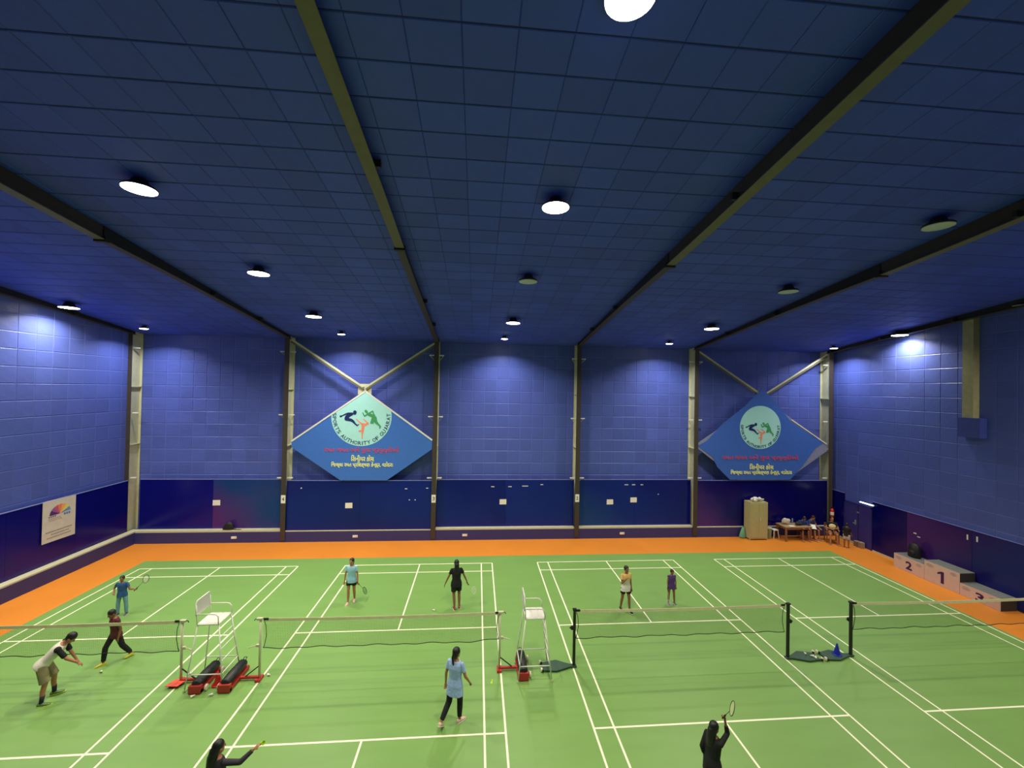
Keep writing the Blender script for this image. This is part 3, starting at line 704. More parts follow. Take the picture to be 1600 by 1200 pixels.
# ------------------------------------------------------------------ people
SKIN = mat('brown_skin', (140, 92, 66), .55, var=.06); SKIN2 = mat('warm_skin', (176, 118, 84), .55, var=.05); HAIR = mat('black_hair', (18, 15, 14), .5, var=.3, scale=30)
M_eye = mat('dark_eye', (20, 16, 14), .3); M_lip = mat('lip', (126, 62, 54), .5)
def vox(o, v, it=2):
    r = o.modifiers.new('remesh', 'REMESH'); r.mode = 'VOXEL'; r.voxel_size = v; r.use_smooth_shade = True
    s_ = o.modifiers.new('smooth', 'SMOOTH'); s_.factor = .5; s_.iterations = it
    return o
def person(label, loc, face, h, pose, wear, skin=SKIN, group=None, seat=None):
    """pose: lean, side, twist, head=(yaw,pitch), armR/armL=(upper dir, fore dir), legR/legL=(thigh dir, shin dir); x is the person's right, y forward"""
    k = h / 1.74
    t = thing('person', label, 'person', loc, face, group)
    L_th, L_sh, L_ua, L_fa = .43 * k, .42 * k, .285 * k, .25 * k
    hipo = {1: V((.095 * k, 0, 0)), -1: V((-.095 * k, 0, 0))}
    nv = lambda d: V(d).normalized()
    legs = {}
    for s_, key in ((1, 'legR'), (-1, 'legL')):
        a, b = pose.get(key, ((0.03 * s_, 0, -1), (0.0, 0, -1)))
        kn = hipo[s_] + nv(a) * L_th; an = kn + nv(b) * L_sh; legs[s_] = [hipo[s_], kn, an, pose.get(key + '_toe', (.15 * s_, 1, 0))]
    low = min(legs[1][2].z, legs[-1][2].z)
    pz = seat if seat is not None else -low + .075 * k
    off = V((0, 0, pz))
    base = V(pose.get('shift', (0, 0, 0))) + off
    R = Matrix.Rotation(-pose.get('lean', .03), 3, 'X') @ Matrix.Rotation(pose.get('side', 0), 3, 'Y') @ Matrix.Rotation(pose.get('twist', 0), 3, 'Z')
    T = lambda p: base + R @ (V(p) * k)
    X = R @ V((1, 0, 0)); Yx = R @ V((0, 1, 0)); Z = R @ V((0, 0, 1))
    fem = wear.get('fem', False); shw = .165 if fem else .185
    def tor(g, z0, z1, mbx, flare=0.0):
        prof = [(-.08, .155, .105), (0, .165, .112), (.12, .135 if fem else .15, .095), (.25, .145 if fem else .16, .10), (.37, .16 if fem else .18, .108), (.45, .15 if fem else .17, .09), (.50, .10, .07), (.53, .06, .055)]
        rings = []
        def at(z):
            for (za, xa, ya), (zb, xb, yb) in zip(prof, prof[1:]):
                if za <= z <= zb:
                    f = (z - za) / (zb - za); return xa + (xb - xa) * f, ya + (yb - ya) * f
            return prof[0][1:] if z < prof[0][0] else prof[-1][1:]
        n = 10
        for i in range(n + 1):
            z = z0 + (z1 - z0) * i / n; a, b = at(z); fl = flare * max(0, (.10 - z)) 
            rings.append((T((0, 0, z)), X, Yx, (a + g + fl) * k, (b + g + fl * .8) * k))
        mbx.loft(rings, 18)
    def limb(mbx, pts, rs):
        pts = [V(p) for p in pts]
        for a, b, ra, rb in zip(pts, pts[1:], rs, rs[1:]):
            mbx.tube([a, a.lerp(b, .33), a.lerp(b, .66), b], [ra, ra + (rb - ra) * .25, ra + (rb - ra) * .7, rb], 12)
            mbx.ball(a, ra, 10, 6); mbx.ball(b, rb, 10, 6)
    body = MB(); tor(0, -.08, .53, body)
    body.ball(T((0, 0, -.03)), V((.16, .11, .09)) * k, 14, 8, R)
    # neck and head
    hy, hp = pose.get('head', (0, 0))
    RH = R @ Matrix.Rotation(hy, 3, 'Z') @ Matrix.Rotation(hp, 3, 'X')
    nk = T((0, -.005, .50)); hc = T((0, .01, .57)) + RH @ (V((0, .012, .095)) * k)
    limb(body, [nk, T((0, .01, .60))], [.052 * k, .050 * k])
    H = lambda p: hc + RH @ (V(p) * k)
    body.ball(H((0, 0, .02)), V((.077, .095, .105)) * k, 16, 12, RH)
    body.ball(H((0, .022, -.05)), V((.058, .066, .068)) * k, 14, 10, RH)
    body.ball(H((0, .10, -.012)), V((.014, .018, .024)) * k, 8, 6, RH)
    for s_ in (1, -1): body.ball(H((s_ * .078, -.005, -.005)), V((.012, .022, .032)) * k, 8, 6, RH)
    hands = {}
    arms = {}
    for s_, key in ((1, 'armR'), (-1, 'armL')):
        a, b = pose.get(key, ((.14 * s_, .02, -1), (.03 * s_, .2, -1)))
        sh = T((s_ * shw, 0, .455)); el = sh + nv(a) * L_ua; wr = el + nv(b) * L_fa
        arms[s_] = (sh, el, wr)
        r_ = .9 if fem else 1.0
        limb(body, [sh, el, wr], [.050 * k * r_, .038 * k * r_, .026 * k * r_])
        d = nv(b); side = d.cross(V((0, 0, 1)))
        if side.length < .2: side = V((1, 0, 0)) * -s_
        side.normalize(); pn = side.cross(d).normalized()
        pc = wr + d * .05 * k
        hr = Matrix((side, pn, d)).transposed()
        body.ball(pc, V((.040, .016, .050)) * k, 12, 8, hr)
        curl = pose.get('curl', .5)
        for fi in range(4):
            f0 = wr + d * .075 * k + side * ((fi - 1.5) * .020 * k); ln = (.070, .078, .074, .058)[fi] * k
            f1 = f0 + (d * math.cos(curl * .6) + pn * -math.sin(curl * .6)) * ln * .5; f2 = f1 + (d * math.cos(curl * 1.6) + pn * -math.sin(curl * 1.6)) * ln * .5
            body.tube([f0 - d * .02 * k, f0, f1, f2], [.009 * k, .0095 * k, .0085 * k, .007 * k], 8)
        tb = wr + d * .025 * k + side * .030 * k * (1)
        t1 = tb + (d * .7 + side * .6 - pn * .3) * .035 * k; t2 = t1 + (d * .9 + side * .1 - pn * .5) * .03 * k
        body.tube([tb - side * .012 * k, tb, t1, t2], [.011 * k, .012 * k, .0105 * k, .008 * k], 8)
        hands[s_] = (wr + d * .075 * k - pn * .012 * k, d, side, pn)
    LG = {}
    for s_ in (1, -1):
        hp_, kn, an, toe = legs[s_]
        hp_ = hp_ + base; kn = kn + base; an = an + base
        LG[s_] = (hp_, kn, an, toe)
        limb(body, [hp_, kn], [.082 * k, .054 * k])
        mid = kn.lerp(an, .35) + V((0, -.012 * k, 0))
        limb(body, [kn, mid, an], [.052 * k, .052 * k, .034 * k])
        td = V(toe); td.normalize(); ux = td.cross(V((0, 0, 1))).normalized().cross(td)
        limb(body, [an - V((0, 0, .02 * k)), an - V((0, 0, .035 * k)) + td * .08 * k - ux * .002 * k], [.032 * k, .022 * k])
    ob = vox(obj('body', body, skin, t, True), .0085 if h > 1.4 else .0075)
    ey = MB()
    for s_ in (1, -1):
        obj('eye', MB().ball(H((s_ * .031, .084, .012)), V((.012, .008, .007)) * k, 8, 6, RH), M_eye, t)
    obj('mouth', MB().ball(H((0, .083, -.056)), V((.021, .008, .006)) * k, 8, 6, RH), M_lip, t)
    # hair
    hb = MB()
    hb.ball(H((0, -.018, .042)), V((.090, .102, .102)) * k, 18, 12, RH)
    if wear.get('hair') in ('tail', 'long'):
        hb.ball(H((0, -.06, -.02)), V((.078, .055, .085)) * k, 14, 10, RH)
        if wear['hair'] == 'tail':
            limb(hb, [H((0, -.095, .03)), H((0, -.13, -.05)), H((.01, -.125, -.17)), H((.02, -.11, -.26))], [.030 * k, .034 * k, .028 * k, .010 * k])
        else:
            limb(hb, [H((0, -.07, -.02)), H((0, -.10, -.14)), H((0, -.12, -.28)), H((0, -.12, -.36))], [.085 * k, .085 * k, .075 * k, .03 * k])
    else:
        hb.ball(H((0, -.045, -.01)), V((.074, .058, .072)) * k, 14, 10, RH)
    hh = vox(obj('hair', hb, wear.get('hair_mat', HAIR), t, True), .009, 1)
    # cut the face free: carve with a box-like bite in front
    # shirt
    if 'shirt' in wear:
        m = wear['shirt']; mb = MB(); hem = wear.get('hem', -.06)
        tor(.018, hem, .505, mb, wear.get('flare', .15))
        slv = wear.get('sleeve', .55)
        msl = wear.get('sleeve_mat')
        for s_ in (1, -1):
            sm = MB() if msl else mb
            sh, el, wr = arms[s_]
            mb.ball(sh, .056 * k, 12, 8)
            if slv <= 1: sm.tube([sh, sh.lerp(el, slv * .5), sh.lerp(el, slv)], [.055 * k, .056 * k, .056 * k], 14)
            else:
                limb(sm, [sh, el], [.055 * k, .048 * k]); sm.tube([el, el.lerp(wr, slv - 1)], [.050 * k, .038 * k], 14)
            if msl:
                sm.ball(sh, .070 * k, 12, 8); vox(obj('sleeve', sm, msl, t, True), .011, 1)
        so = vox(obj('shirt', mb, m, t, True), .011, 2)
    # legwear
    if 'legs' in wear:
        m, ln = wear['legs']; mb = MB()
        tor(.012, -.10, wear.get('waist', .06), mb)
        gl = wear.get('loose', .018)
        mb.ball(base + V((0, 0, -.03 * k)), V((.175, .125, .09)) * k, 14, 8)
        for s_ in (1, -1):
            hp_, kn, an, toe = LG[s_]
            if ln <= 1: mb.tube([hp_, hp_.lerp(kn, ln * .5), hp_.lerp(kn, ln)], [(.085 + gl) * k, (.080 + gl) * k, (.072 + gl * 1.3) * k], 16)
            else:
                limb(mb, [hp_, kn], [(.084 + gl * .6) * k, (.056 + gl) * k]); mb.tube([kn, kn.lerp(an, (ln - 1) * .5), kn.lerp(an, ln - 1)], [(.056 + gl) * k, (.052 + gl) * k, (.040 + gl) * k], 14)
        vox(obj(wear.get('leg_name', 'shorts' if ln <= 1 else 'trousers'), mb, m, t, True), .011, 2)
    if 'socks' in wear:
        for s_ in (1, -1):
            hp_, kn, an, toe = LG[s_]
            obj('sock', MB().tube([kn.lerp(an, .62), an], [.048 * k, .042 * k], 12), wear['socks'], t, True)
    for s_ in (1, -1):
        hp_, kn, an, toe = LG[s_]
        td = V(toe).normalized(); sd = td.cross(V((0, 0, 1))).normalized(); up = sd.cross(td)
        c = an + V((0, 0, -.035 * k))
        ring = lambda f, u_, rx, rz: (c + td * f * k + up * u_ * k, sd, up, rx * k, rz * k)
        sb = MB().loft([ring(-.075, -.01, .020, .020), ring(-.06, 0, .038, .040), ring(0, .005, .042, .046), ring(.07, -.008, .046, .033), ring(.14, -.016, .045, .024), ring(.185, -.022, .022, .014)], 14)
        sh_ = obj('shoe', sb, wear['shoes'], t, True)
        obj('sole', MB().loft([ring(-.078, -.036, .022, .010), ring(-.05, -.036, .044, .010), ring(.07, -.036, .050, .010), ring(.15, -.034, .048, .010), ring(.195, -.032, .024, .009)], 14), wear.get('sole', M_white), sh_)
    W = Matrix.Translation(V(loc)) @ Matrix.Rotation(face, 4, 'Z')
    return t, {s_: (W @ hands[s_][0], W.to_3x3() @ hands[s_][1]) for s_ in hands}, W, T

def racket(hand, d, n, label, m_frame, m_str=None, grip=M_black):
    """grip at hand, shaft along d, head plane normal n"""
    t = thing('badminton_racket', label, 'racket', hand)
    d = V(d).normalized(); n = V(n); n = (n - d * n.dot(d)).normalized(); x = d.cross(n)
    obj('grip', MB().tube([d * -.08, d * .10], .014, 10), grip, t)
    obj('shaft', MB().tube([d * .10, d * .36], .005, 8), m_frame, t)
    c = d * .49
    ring = [c + d * (.135 * math.cos(2 * PI * j / 28)) + x * (.112 * math.sin(2 * PI * j / 28)) for j in range(28)]
    obj('frame', MB().tube(ring, .007, 6, closed=True), m_frame, t)
    mb = MB()
    for i in range(-7, 8):
        f = i / 8
        a = math.sqrt(1 - f * f)
        mb.tube([c + x * .11 * f - d * .13 * a, c + x * .11 * f + d * .13 * a], .0011, 4); mb.tube([c + d * .13 * f - x * .11 * a, c + d * .13 * f + x * .11 * a], .0011, 4)
    s_ = obj('strings', mb, m_str or M_paper, t); s_['kind'] = 'stuff'
    return t
def D(a): return math.radians(a)
M_cyan = mat('cyan_jersey', (150, 200, 218), .8); M_bblack = mat('black_cloth', (16, 16, 20), .85, var=.15); M_lblue = mat('light_blue_cotton', (160, 188, 230), .85, var=.12, scale=18, bump=.3, bscale=20)
M_maroon = mat('maroon_jersey', (88, 30, 34), .8); M_whitec = mat('off_white_cotton', (220, 214, 196), .85, bump=.3, bscale=14); M_khaki = mat('khaki_check_cotton', (146, 134, 98), .85, var=.25, scale=14)
M_bluet = mat('blue_print_tee', (44, 84, 138), .85, var=.35, scale=9); M_jean = mat('light_blue_jeans', (110, 154, 162), .85, var=.12); M_purple = mat('purple_cotton', (84, 52, 124), .85)
M_yel_tee = grad_mat('white_yellow_tee', (224, 218, 204), (228, 188, 112), (0, 0, 1), .85, .75, 1.0); M_yshoe = mat('yellow_shoe', (206, 200, 60), .5); M_wshoe = mat('pale_peach_shoe', (222, 186, 160), .5)
M_gshoe = mat('green_grey_shoe', (96, 120, 72), .5); M_rshoe = mat('red_brown_shoe', (140, 64, 56), .5); M_grey = mat('charcoal_knit', (56, 52, 60), .85, var=.2)
M_dkblue = mat('dark_blue_shirt', (28, 56, 124), .85)

p, hd, W, T = person('child in blue printed tee and pale jeans holding a racket out', (-11.25, 14.20, .0045), D(186), 1.27,
    dict(head=(.1, .05), armR=((.55, -.25, -.8), (-.45, .75, -.35)), armL=((-.45, .1, -.9), (-.85, .35, .12)), legR=((.10, .05, -1), (.0, 0, -1)), legL=((-.14, 0, -1), (-.05, 0, -1))),
    dict(shirt=M_bluet, hem=-.10, legs=(M_jean, 1.95), shoes=mat('grey_shoe', (88, 92, 96), .6)), SKIN)
racket(hd[-1][0], (.60, -.1, .62), (-.2, -1, .3), 'dark racket with oval white strings held out by the child in blue', M_black)
person('walking player in maroon shirt, black trousers and yellow shoes behind the left net', (-9.52, 11.86, .0045), D(150), 1.50,
    dict(lean=.10, head=(.1, -.35), armR=((.15, -.35, -.9), (.05, .1, -1)), armL=((-.12, -.25, -1), (-.05, .25, -1)), legR=((.02, .55, -1), (.0, .10, -1)), legL=((0, -.30, -1), (0, -.55, -.85))),
    dict(shirt=M_maroon, sleeve=.6, hem=-.10, legs=(M_bblack, 1.9), shoes=M_yshoe, sole=M_yshoe))
person('man bending forward in off-white tee with black sleeves and khaki shorts', (-9.86, 10.50, .0045), D(-66), 1.70,
    dict(lean=.72, head=(-.1, -.1), shift=(0, -.10, 0), armR=((.15, .55, -.75), (-.05, .75, -.6)), armL=((-.05, .35, -.95), (.1, .45, -.85)), legR=((.12, .22, -1), (.05, -.12, -1)), legL=((-.14, .36, -1), (-.10, -.02, -1))),
    dict(shirt=M_whitec, sleeve=.85, sleeve_mat=M_bblack, hem=-.08, legs=(M_khaki, .95), socks=mat('dark_sock', (34, 38, 52), .9), shoes=M_gshoe, sole=M_yshut), SKIN2)
p, hd, W, T = person('woman in cyan jersey and black shorts walking, racket lowered', (-4.22, 14.62, .0045), D(176), 1.56,
    dict(head=(-.15, .08), armR=((.22, .02, -1), (.08, .15, -1)), armL=((-.22, .0, -1), (-.10, .15, -1)), legR=((-.02, .20, -1), (-.02, .06, -1)), legL=((0, -.06, -1), (.04, -.30, -1))),
    dict(fem=True, shirt=M_cyan, hem=-.12, legs=(M_bblack, .55), shoes=M_wshoe, hair='tail'), SKIN2)
racket(hd[-1][0], (.35, .5, -.75), (1, 0, .3), 'racket held low by the woman in the cyan jersey', M_black, M_gplate)
p, hd, W, T = person('player in black tee and shorts walking away with arms spread', (-.60, 14.12, .0045), D(8), 1.64,
    dict(head=(0, 0), armR=((.48, .0, -1), (.45, .1, -1)), armL=((-.48, .0, -1), (-.45, .1, -1)), legR=((.04, .14, -1), (.0, -.32, -1)), legL=((.02, -.10, -1), (.06, -.22, -1))),
    dict(fem=True, shirt=M_bblack, hem=-.14, legs=(M_bblack, .72), shoes=M_rshoe, hair='long'), SKIN)
racket(hd[1][0], (.45, .50, -.7), (.3, -.6, .3), 'pale racket carried by the player in black', M_paper)
p, hd, W, T = person('player in long light blue tunic and black leggings seen from behind', (-.38, 9.32, .0045), D(-26), 1.66,
    dict(lean=.04, head=(-.25, 0), armR=((.32, .05, -1), (.10, .55, -.75)), armL=((-.25, -.12, -1), (-.05, .05, -1)), legR=((.0, .20, -1), (.04, -.10, -1)), legL=((-.04, -.16, -1), (-.14, -.80, -.85)), legR_toe=(.35, .9, 0), legL_toe=(-.1, .8, -.6)),
    dict(fem=True, shirt=M_lblue, hem=-.25, flare=.13, sleeve=.62, legs=(M_bblack, 1.86), leg_name='leggings', loose=.014, shoes=M_wshoe, hair='tail'), SKIN2)
person('player in white and yellow tee with a hand raised to the chin', (5.15, 13.62, .0045), D(188), 1.56,
    dict(head=(.1, .05), armR=((.15, .25, -1), (-.45, .55, .85)), armL=((-.12, -.05, -1), (-.1, .1, -1)), legR=((.05, -.10, -1), (.03, -.25, -1)), legL=((-.04, .14, -1), (-.04, .05, -1))),
    dict(fem=True, shirt=M_yel_tee, hem=-.14, legs=(M_bblack, .55), shoes=M_bblack), SKIN)
p, hd, W, T = person('small girl in sleeveless purple dress standing with racket head down', (6.95, 14.0, .0045), D(180), 1.24,
    dict(head=(0, -.12), armR=((.14, .02, -1), (.02, .1, -1)), armL=((-.14, .0, -1), (-.04, .1, -1)), legR=((.10, .03, -1), (.02, 0, -1)), legL=((-.10, 0, -1), (-.06, 0, -1))),
    dict(fem=True, shirt=M_purple, hem=-.16, flare=.05, sleeve=.12, legs=(M_purple, .42), loose=.01, shoes=mat('grey_shoe', (88, 92, 96))), SKIN)
racket(hd[1][0], (.02, -.18, -1), (0, -1, .1), 'racket hanging head down from the hand of the girl in purple', mat('silver_frame', (190, 190, 180), .4))
p, hd, W, T = person('long haired woman in charcoal top stretching one arm out with a yellow shuttlecock', (-4.18, 7.20, .0045), D(-20), 1.58,
    dict(head=(-.35, 0), armR=((.85, .25, .02), (.55, .55, .55)), armL=((-.2, .05, -1), (0, .3, -1))),
    dict(fem=True, shirt=M_grey, hem=-.16, sleeve=1.9, legs=(M_bblack, 1.9), shoes=M_wshoe, hair='long'), SKIN2)
sp = hd[1][0] + hd[1][1] * .05
shuttle(sp.x, sp.y, sp.z, (.4, 1.2, 0), 'yellow shuttlecock held out by the long haired woman', M_yshut)
p, hd, W, T = person('player all in black reaching a racket up, nearest the viewer', (4.36, 7.14, .0045), D(-72), 1.54,
    dict(lean=.05, head=(0, .1), curl=1.0, armR=((-.10, .50, .22), (-.14, -.14, 1)), armL=((-.10, -.40, -1), (.05, .25, -.9)), legR=((.06, .1, -1), (0, -.1, -1)), legL=((-.1, 0, -1), (0, 0, -1))),
    dict(fem=True, shirt=M_bblack, hem=-.05, sleeve=1.6, legs=(mat('dark_brown_shorts', (46, 38, 34), .9), .6), shoes=M_wshoe, hair='long'), SKIN)
racket(hd[1][0], (-.08, -.62, .8), (.75, -.6, .1), 'racket with pale strings raised by the player in black nearest the viewer', M_gplate, mat('cream_strings', (226, 226, 170), .6))

# ------------------------------------------------------------------ far right corner: cupboard, table, people
M_cab = mat('olive_grey_enamel', (176, 168, 118), .5, var=.06)
t = thing('steel_cupboard', 'tall olive grey steel cupboard against the back wall', 'cupboard', (14.44, 20.08, 0))
obj('cabinet_body', MB().bb(-.48, .48, -.24, .24, .06, 1.92), M_cab, t, bevel=.008)
for s_ in (-1, 1):
    d_ = obj('door', MB().bb(min(s_ * .005, s_ * .45), max(s_ * .005, s_ * .45), -.256, -.238, .14, 1.86), M_cab, t, bevel=.004)
    if s_ > 0: obj('handle', MB().box((.07, -.27, 1.05), (.03, .03, .14)), M_cream, d_)
for sx in (-1, 1):
    for sy in (-1, 1): obj('leg', MB().bb(sx * .47 - .03, sx * .47 + .03 - .0, sy * .22 - .02, sy * .22 + .02, 0, .07), M_cab, t)
# cloth heap and tubes on top of the cupboard
hb = MB()
for q in range(9): hb.ball((random.uniform(-.32, .34), random.uniform(-.14, .14), .05 + random.uniform(0, .10)), (random.uniform(.09, .16), random.uniform(.06, .1), random.uniform(.04, .09)), 10, 6, Euler((0, 0, random.uniform(0, 3))).to_matrix())
hp_ = tag(vox(obj('cloth_heap', hb, mat('crumpled_white_cloth', (232, 230, 222), .8, var=.25, scale=12, bump=.6, bscale=16), None, True), .012, 1), 'crumpled white cloth heap on top of the olive cupboard', 'cloth')
hp_.location = (14.42, 20.06, 1.925)
for q, (dx, rz_) in enumerate(((-.22, .5), (-.02, .9), (.2, .2))):
    g = tag(obj('shuttle_tube', MB().tube([(-.19, 0, 0), (.19, 0, 0)], .034, 12), M_white), 'white shuttlecock tube on the cupboard, %s on the cloth heap' % ('on the left', 'in the middle', 'on the right')[q], 'tube', 'tubes on the cupboard')
    g.location = (14.42 + dx, 19.98, 2.10 - .02 * q); g.rotation_euler = (.0, -.15 + .15 * q, rz_)
t = thing('cloth_bag', 'pale green cloth bag leaning left of the olive cupboard', 'bag', (13.80, 20.18, 0))
obj('sack', MB().loft([((0, 0, 0.0), (1, 0, 0), (0, 1, 0), .16, .10), ((0, 0, .10), (1, 0, 0), (0, 1, 0), .18, .11), ((.02, .01, .35), (1, 0, 0), (0, 1, 0), .12, .08), ((.04, .02, .55), (1, 0, 0), (0, 1, 0), .05, .04)], 14), mat('pale_green_cloth', (108, 164, 128), .8, bump=.4, bscale=12), t, True)
obj('strap', MB().tube([(.02, .02, .52), (.05, .02, .64), (.08, .02, .52)], .010, 6), M_dark, t)
t = thing('plastic_bin', 'pale green plastic bin between cupboard and table', 'bin', (15.16, 20.12, 0))
obj('bin_body', MB().lathe([(.13, 0), (.16, .50), (.165, .52)], n=20), mat('sage_plastic', (128, 146, 108), .5), t)
obj('lid', MB().lathe([(.17, .52), (.175, .55), (.10, .57)], n=20), M_cream, t)
t = thing('plastic_stool', 'white plastic stool half hidden beside the green bin', 'stool', (15.50, 20.12, 0))
obj('seat', MB().bb(-.14, .14, -.14, .14, .42, .46), M_white, t, bevel=.01)
for sx in (-1, 1):
    for sy in (-1, 1): obj('leg', MB().tube([(sx * .15, sy * .15, 0), (sx * .11, sy * .11, .43)], .018, 8), M_white, t)
# table
M_wood = mat('worn_brown_wood', (138, 92, 54), .55, var=.2, scale=5, stretch=(1, 6, 6)); M_pwood = mat('pale_table_top', (168, 138, 104), .5, var=.15)
t = thing('wooden_table', 'long brown wooden table with bags and a bottle on it', 'table', (16.40, 19.92, 0))
obj('tabletop', MB().bb(-.72, .72, -.36, .36, .70, .74), M_pwood, t, bevel=.006)
for sy in (-1, 1): obj('apron', MB().bb(-.66, .66, sy * .32 - .012, sy * .32 + .012, .60, .70), M_wood, t)
for sx in (-1, 1): obj('apron', MB().bb(sx * .66 - .012, sx * .66 + .012, -.31, .31, .60, .70), M_wood, t)
for sx in (-1, 1):
    for sy in (-1, 1): obj('leg', MB().bb(sx * .66 - .035, sx * .66 + .035, sy * .31 - .035, sy * .31 + .035, 0, .70), M_wood, t)
obj('stretcher', MB().bb(-.66, .66, -.02, .02, .15, .19), M_pwood, t)
for sx in (-1, 1): obj('stretcher', MB().bb(sx * .66 - .015, sx * .66 + .015, -.30, .30, .15, .19), M_wood, t)
def soft_bag(name, label, loc, dims, m, seedv):
    random.seed(seedv); mb = MB()
    for q in range(8): mb.ball((random.uniform(-.5, .5) * dims[0], random.uniform(-.5, .5) * dims[1], dims[2] * random.uniform(.3, .72)), (dims[0] * .42, dims[1] * .45, dims[2] * .30), 10, 8)
    o = tag(vox(obj(name, mb, m, None, True), .014, 2), label, 'bag'); o.location = loc
    return o
soft_bag('plastic_bag', 'crumpled white plastic bag on the left end of the table', (16.06, 19.98, .745), (.26, .16, .34), mat('milky_plastic', (206, 192, 180), .4, bump=.6, bscale=10), 3)
soft_bag('sports_bag', 'dark olive soft bag on the middle of the table', (16.60, 19.86, .745), (.26, .16, .20), mat('dark_olive_cloth', (34, 42, 34), .8), 4)
t = thing('water_bottle', 'grey blue water bottle standing behind the dark bag on the table', 'bottle', (16.52, 20.16, .741))
obj('bottle_body', MB().lathe([(.034, 0), (.036, .15), (.032, .19), (.016, .22)], n=14), mat('grey_blue_plastic', (120, 140, 160), .3), t)
obj('bottle_cap', MB().lathe([(.017, .22), (.017, .25)], n=12), M_white, t)
tag(obj('paper_sheet', MB().prism([(-.14, -.10), (.14, -.10), (.16, .08), (-.12, .10)], (16.14, 19.74, .7405), (1, 0, 0), (0, 1, 0), .003), M_paper), 'white papers lying on the left end of the table', 'paper')
# bench behind the table for the two in blue
t = thing('wooden_bench', 'low wooden bench carrying the two in blue', 'bench', (17.15, 20.02, 0))
obj('seat', MB().bb(-.42, .42, -.15, .15, .40, .44), M_wood, t)
for sx in (-1, 1):
    for sy in (-1, 1): obj('leg', MB().bb(sx * .36 - .025, sx * .36 + .025, sy * .11 - .025, sy * .11 + .025, 0, .40), M_wood, t)
sitleg = dict(legR=((.12, 1, -.08), (.03, .15, -1)), legL=((-.12, 1, -.08), (-.03, .05, -1)))
person('seated person in dark blue shirt with white collar leaning over the table', (16.93, 20.02, 0), D(165), 1.60,
       dict(lean=.30, head=(0, -.35), armR=((.15, .55, -.8), (-.1, .95, -.1)), armL=((-.1, .5, -.85), (.3, .9, -.1)), **sitleg), dict(shirt=M_dkblue, sleeve=1.3, legs=(M_bblack, .95), shoes=M_rshoe), SKIN, seat=.53)
person('seated person in faded blue tee behind the table end', (17.40, 20.06, 0), D(190), 1.58,
       dict(lean=.22, head=(.2, -.25), armR=((.1, .35, -.9), (-.2, .9, -.2)), armL=((-.1, .4, -.9), (.1, .9, -.3)), **sitleg), dict(shirt=mat('faded_navy_tee', (44, 58, 92), .85), legs=(M_grey, .95), shoes=M_rshoe), SKIN2, seat=.53)
tag(obj('notebook', MB().box((17.30, 19.70, .70), (.20, .28, .015), Euler((.6, 0, -.5)).to_matrix()), M_paper), 'open white notebook on the lap of the person in faded blue', 'book')
t = thing('wooden_armchair', 'wooden armchair with a man in black printed tee', 'chair', (18.12, 19.50, 0), D(150))
obj('seat', MB().bb(-.25, .25, -.24, .24, .40, .44), M_wood, t)
obj('backrest', MB().bb(-.24, .24, -.27, -.24, .55, .88), M_wood, t)
for sx in (-1, 1):
    obj('leg', MB().bb(sx * .24 - .02, sx * .24 + .02, .20, .24, 0, .64), M_wood, t); obj('leg', MB().bb(sx * .24 - .02, sx * .24 + .02, -.28, -.24, 0, .88), M_wood, t)
    obj('armrest', MB().bb(sx * .25 - .03, sx * .25 + .03, -.26, .26, .64, .67), M_pwood, t)
obj('stretcher', MB().bb(-.22, .22, .21, .23, .14, .17), M_wood, t)
p, hd, W, T = person('man seated with folded arms in black tee with cream oval print', (18.12, 19.50, 0), D(150), 1.66,
       dict(lean=-.04, head=(.3, .05), armR=((.28, .25, -.9), (-.75, .6, -.05)), armL=((-.28, .25, -.9), (.75, .62, .05)), **sitleg), dict(shirt=M_bblack, legs=(mat('tan_shorts', (150, 100, 66), .85), .9), shoes=M_rshoe), SKIN2, seat=.53)
Wi = p.matrix_world
pa = MB()
cc = T((0, .135, .30))
pa.ball((cc.x, cc.y - .012, cc.z), (.15, .030, .115), 18, 10); obj('shirt_print', pa, mat('cream_print', (232, 226, 170), .7), p, True)
person('child in black with white hemmed shorts standing beside the seated man', (18.18, 18.72, 0), D(-60), 1.22,
       dict(head=(0, -.1), armR=((.12, .25, -1), (0, .5, -.8)), armL=((-.12, .2, -1), (0, .5, -.8)), legR=((.05, 0, -1), (0, 0, -1)), legL=((-.05, 0, -1), (0, 0, -1))),
       dict(shirt=M_bblack, hem=-.10, sleeve=.9, legs=(mat('white_black_shorts', (178, 172, 160), .8, var=.5, scale=9), .75), loose=.03, shoes=M_rshoe), SKIN)
t = thing('fire_extinguisher', 'red fire extinguisher hung on the far right corner column', 'fire extinguisher', (18.80, 20.22, 1.03))
obj('cylinder', MB().lathe([(.06, 0), (.085, .03), (.085, .36), (.05, .43), (.025, .45)], n=18), mat('extinguisher_red', (200, 32, 36), .35), t)
obj('instruction_label', MB().lathe([(.0865, .12), (.0865, .28)], n=18), M_paper, t); obj('valve', MB().box((0, 0, .48), (.05, .04, .06)).box((.04, 0, .50), (.12, .02, .02)), M_dark, t)
# tube light over the door
t = thing('tube_light', 'lit white tube lamp above the violet door', 'lamp', (19.03, 18.52, 2.20))
obj('fitting', MB().bb(.0, .05, -.36, .36, -.02, .03), M_white, t); obj('glow_tube', MB().tube([(-.02, -.34, 0), (-.02, .34, 0)], .022, 10), mat('lit_tube', (245, 248, 255), .4, emit=4.0, var=0), t)
t = thing('door_box', 'grey boxes standing before the violet door', 'box', (18.90, 18.80, 0)); obj('carton', MB().bb(-.1, .1, -.02, .18, 0, .26), mat('grey_carton', (150, 132, 112), .8), t, bevel=.006); obj('carton', MB().bb(-.1, .1, -.24, -.04, 0, .28), mat('grey_carton', (150, 132, 112)), t, bevel=.006)

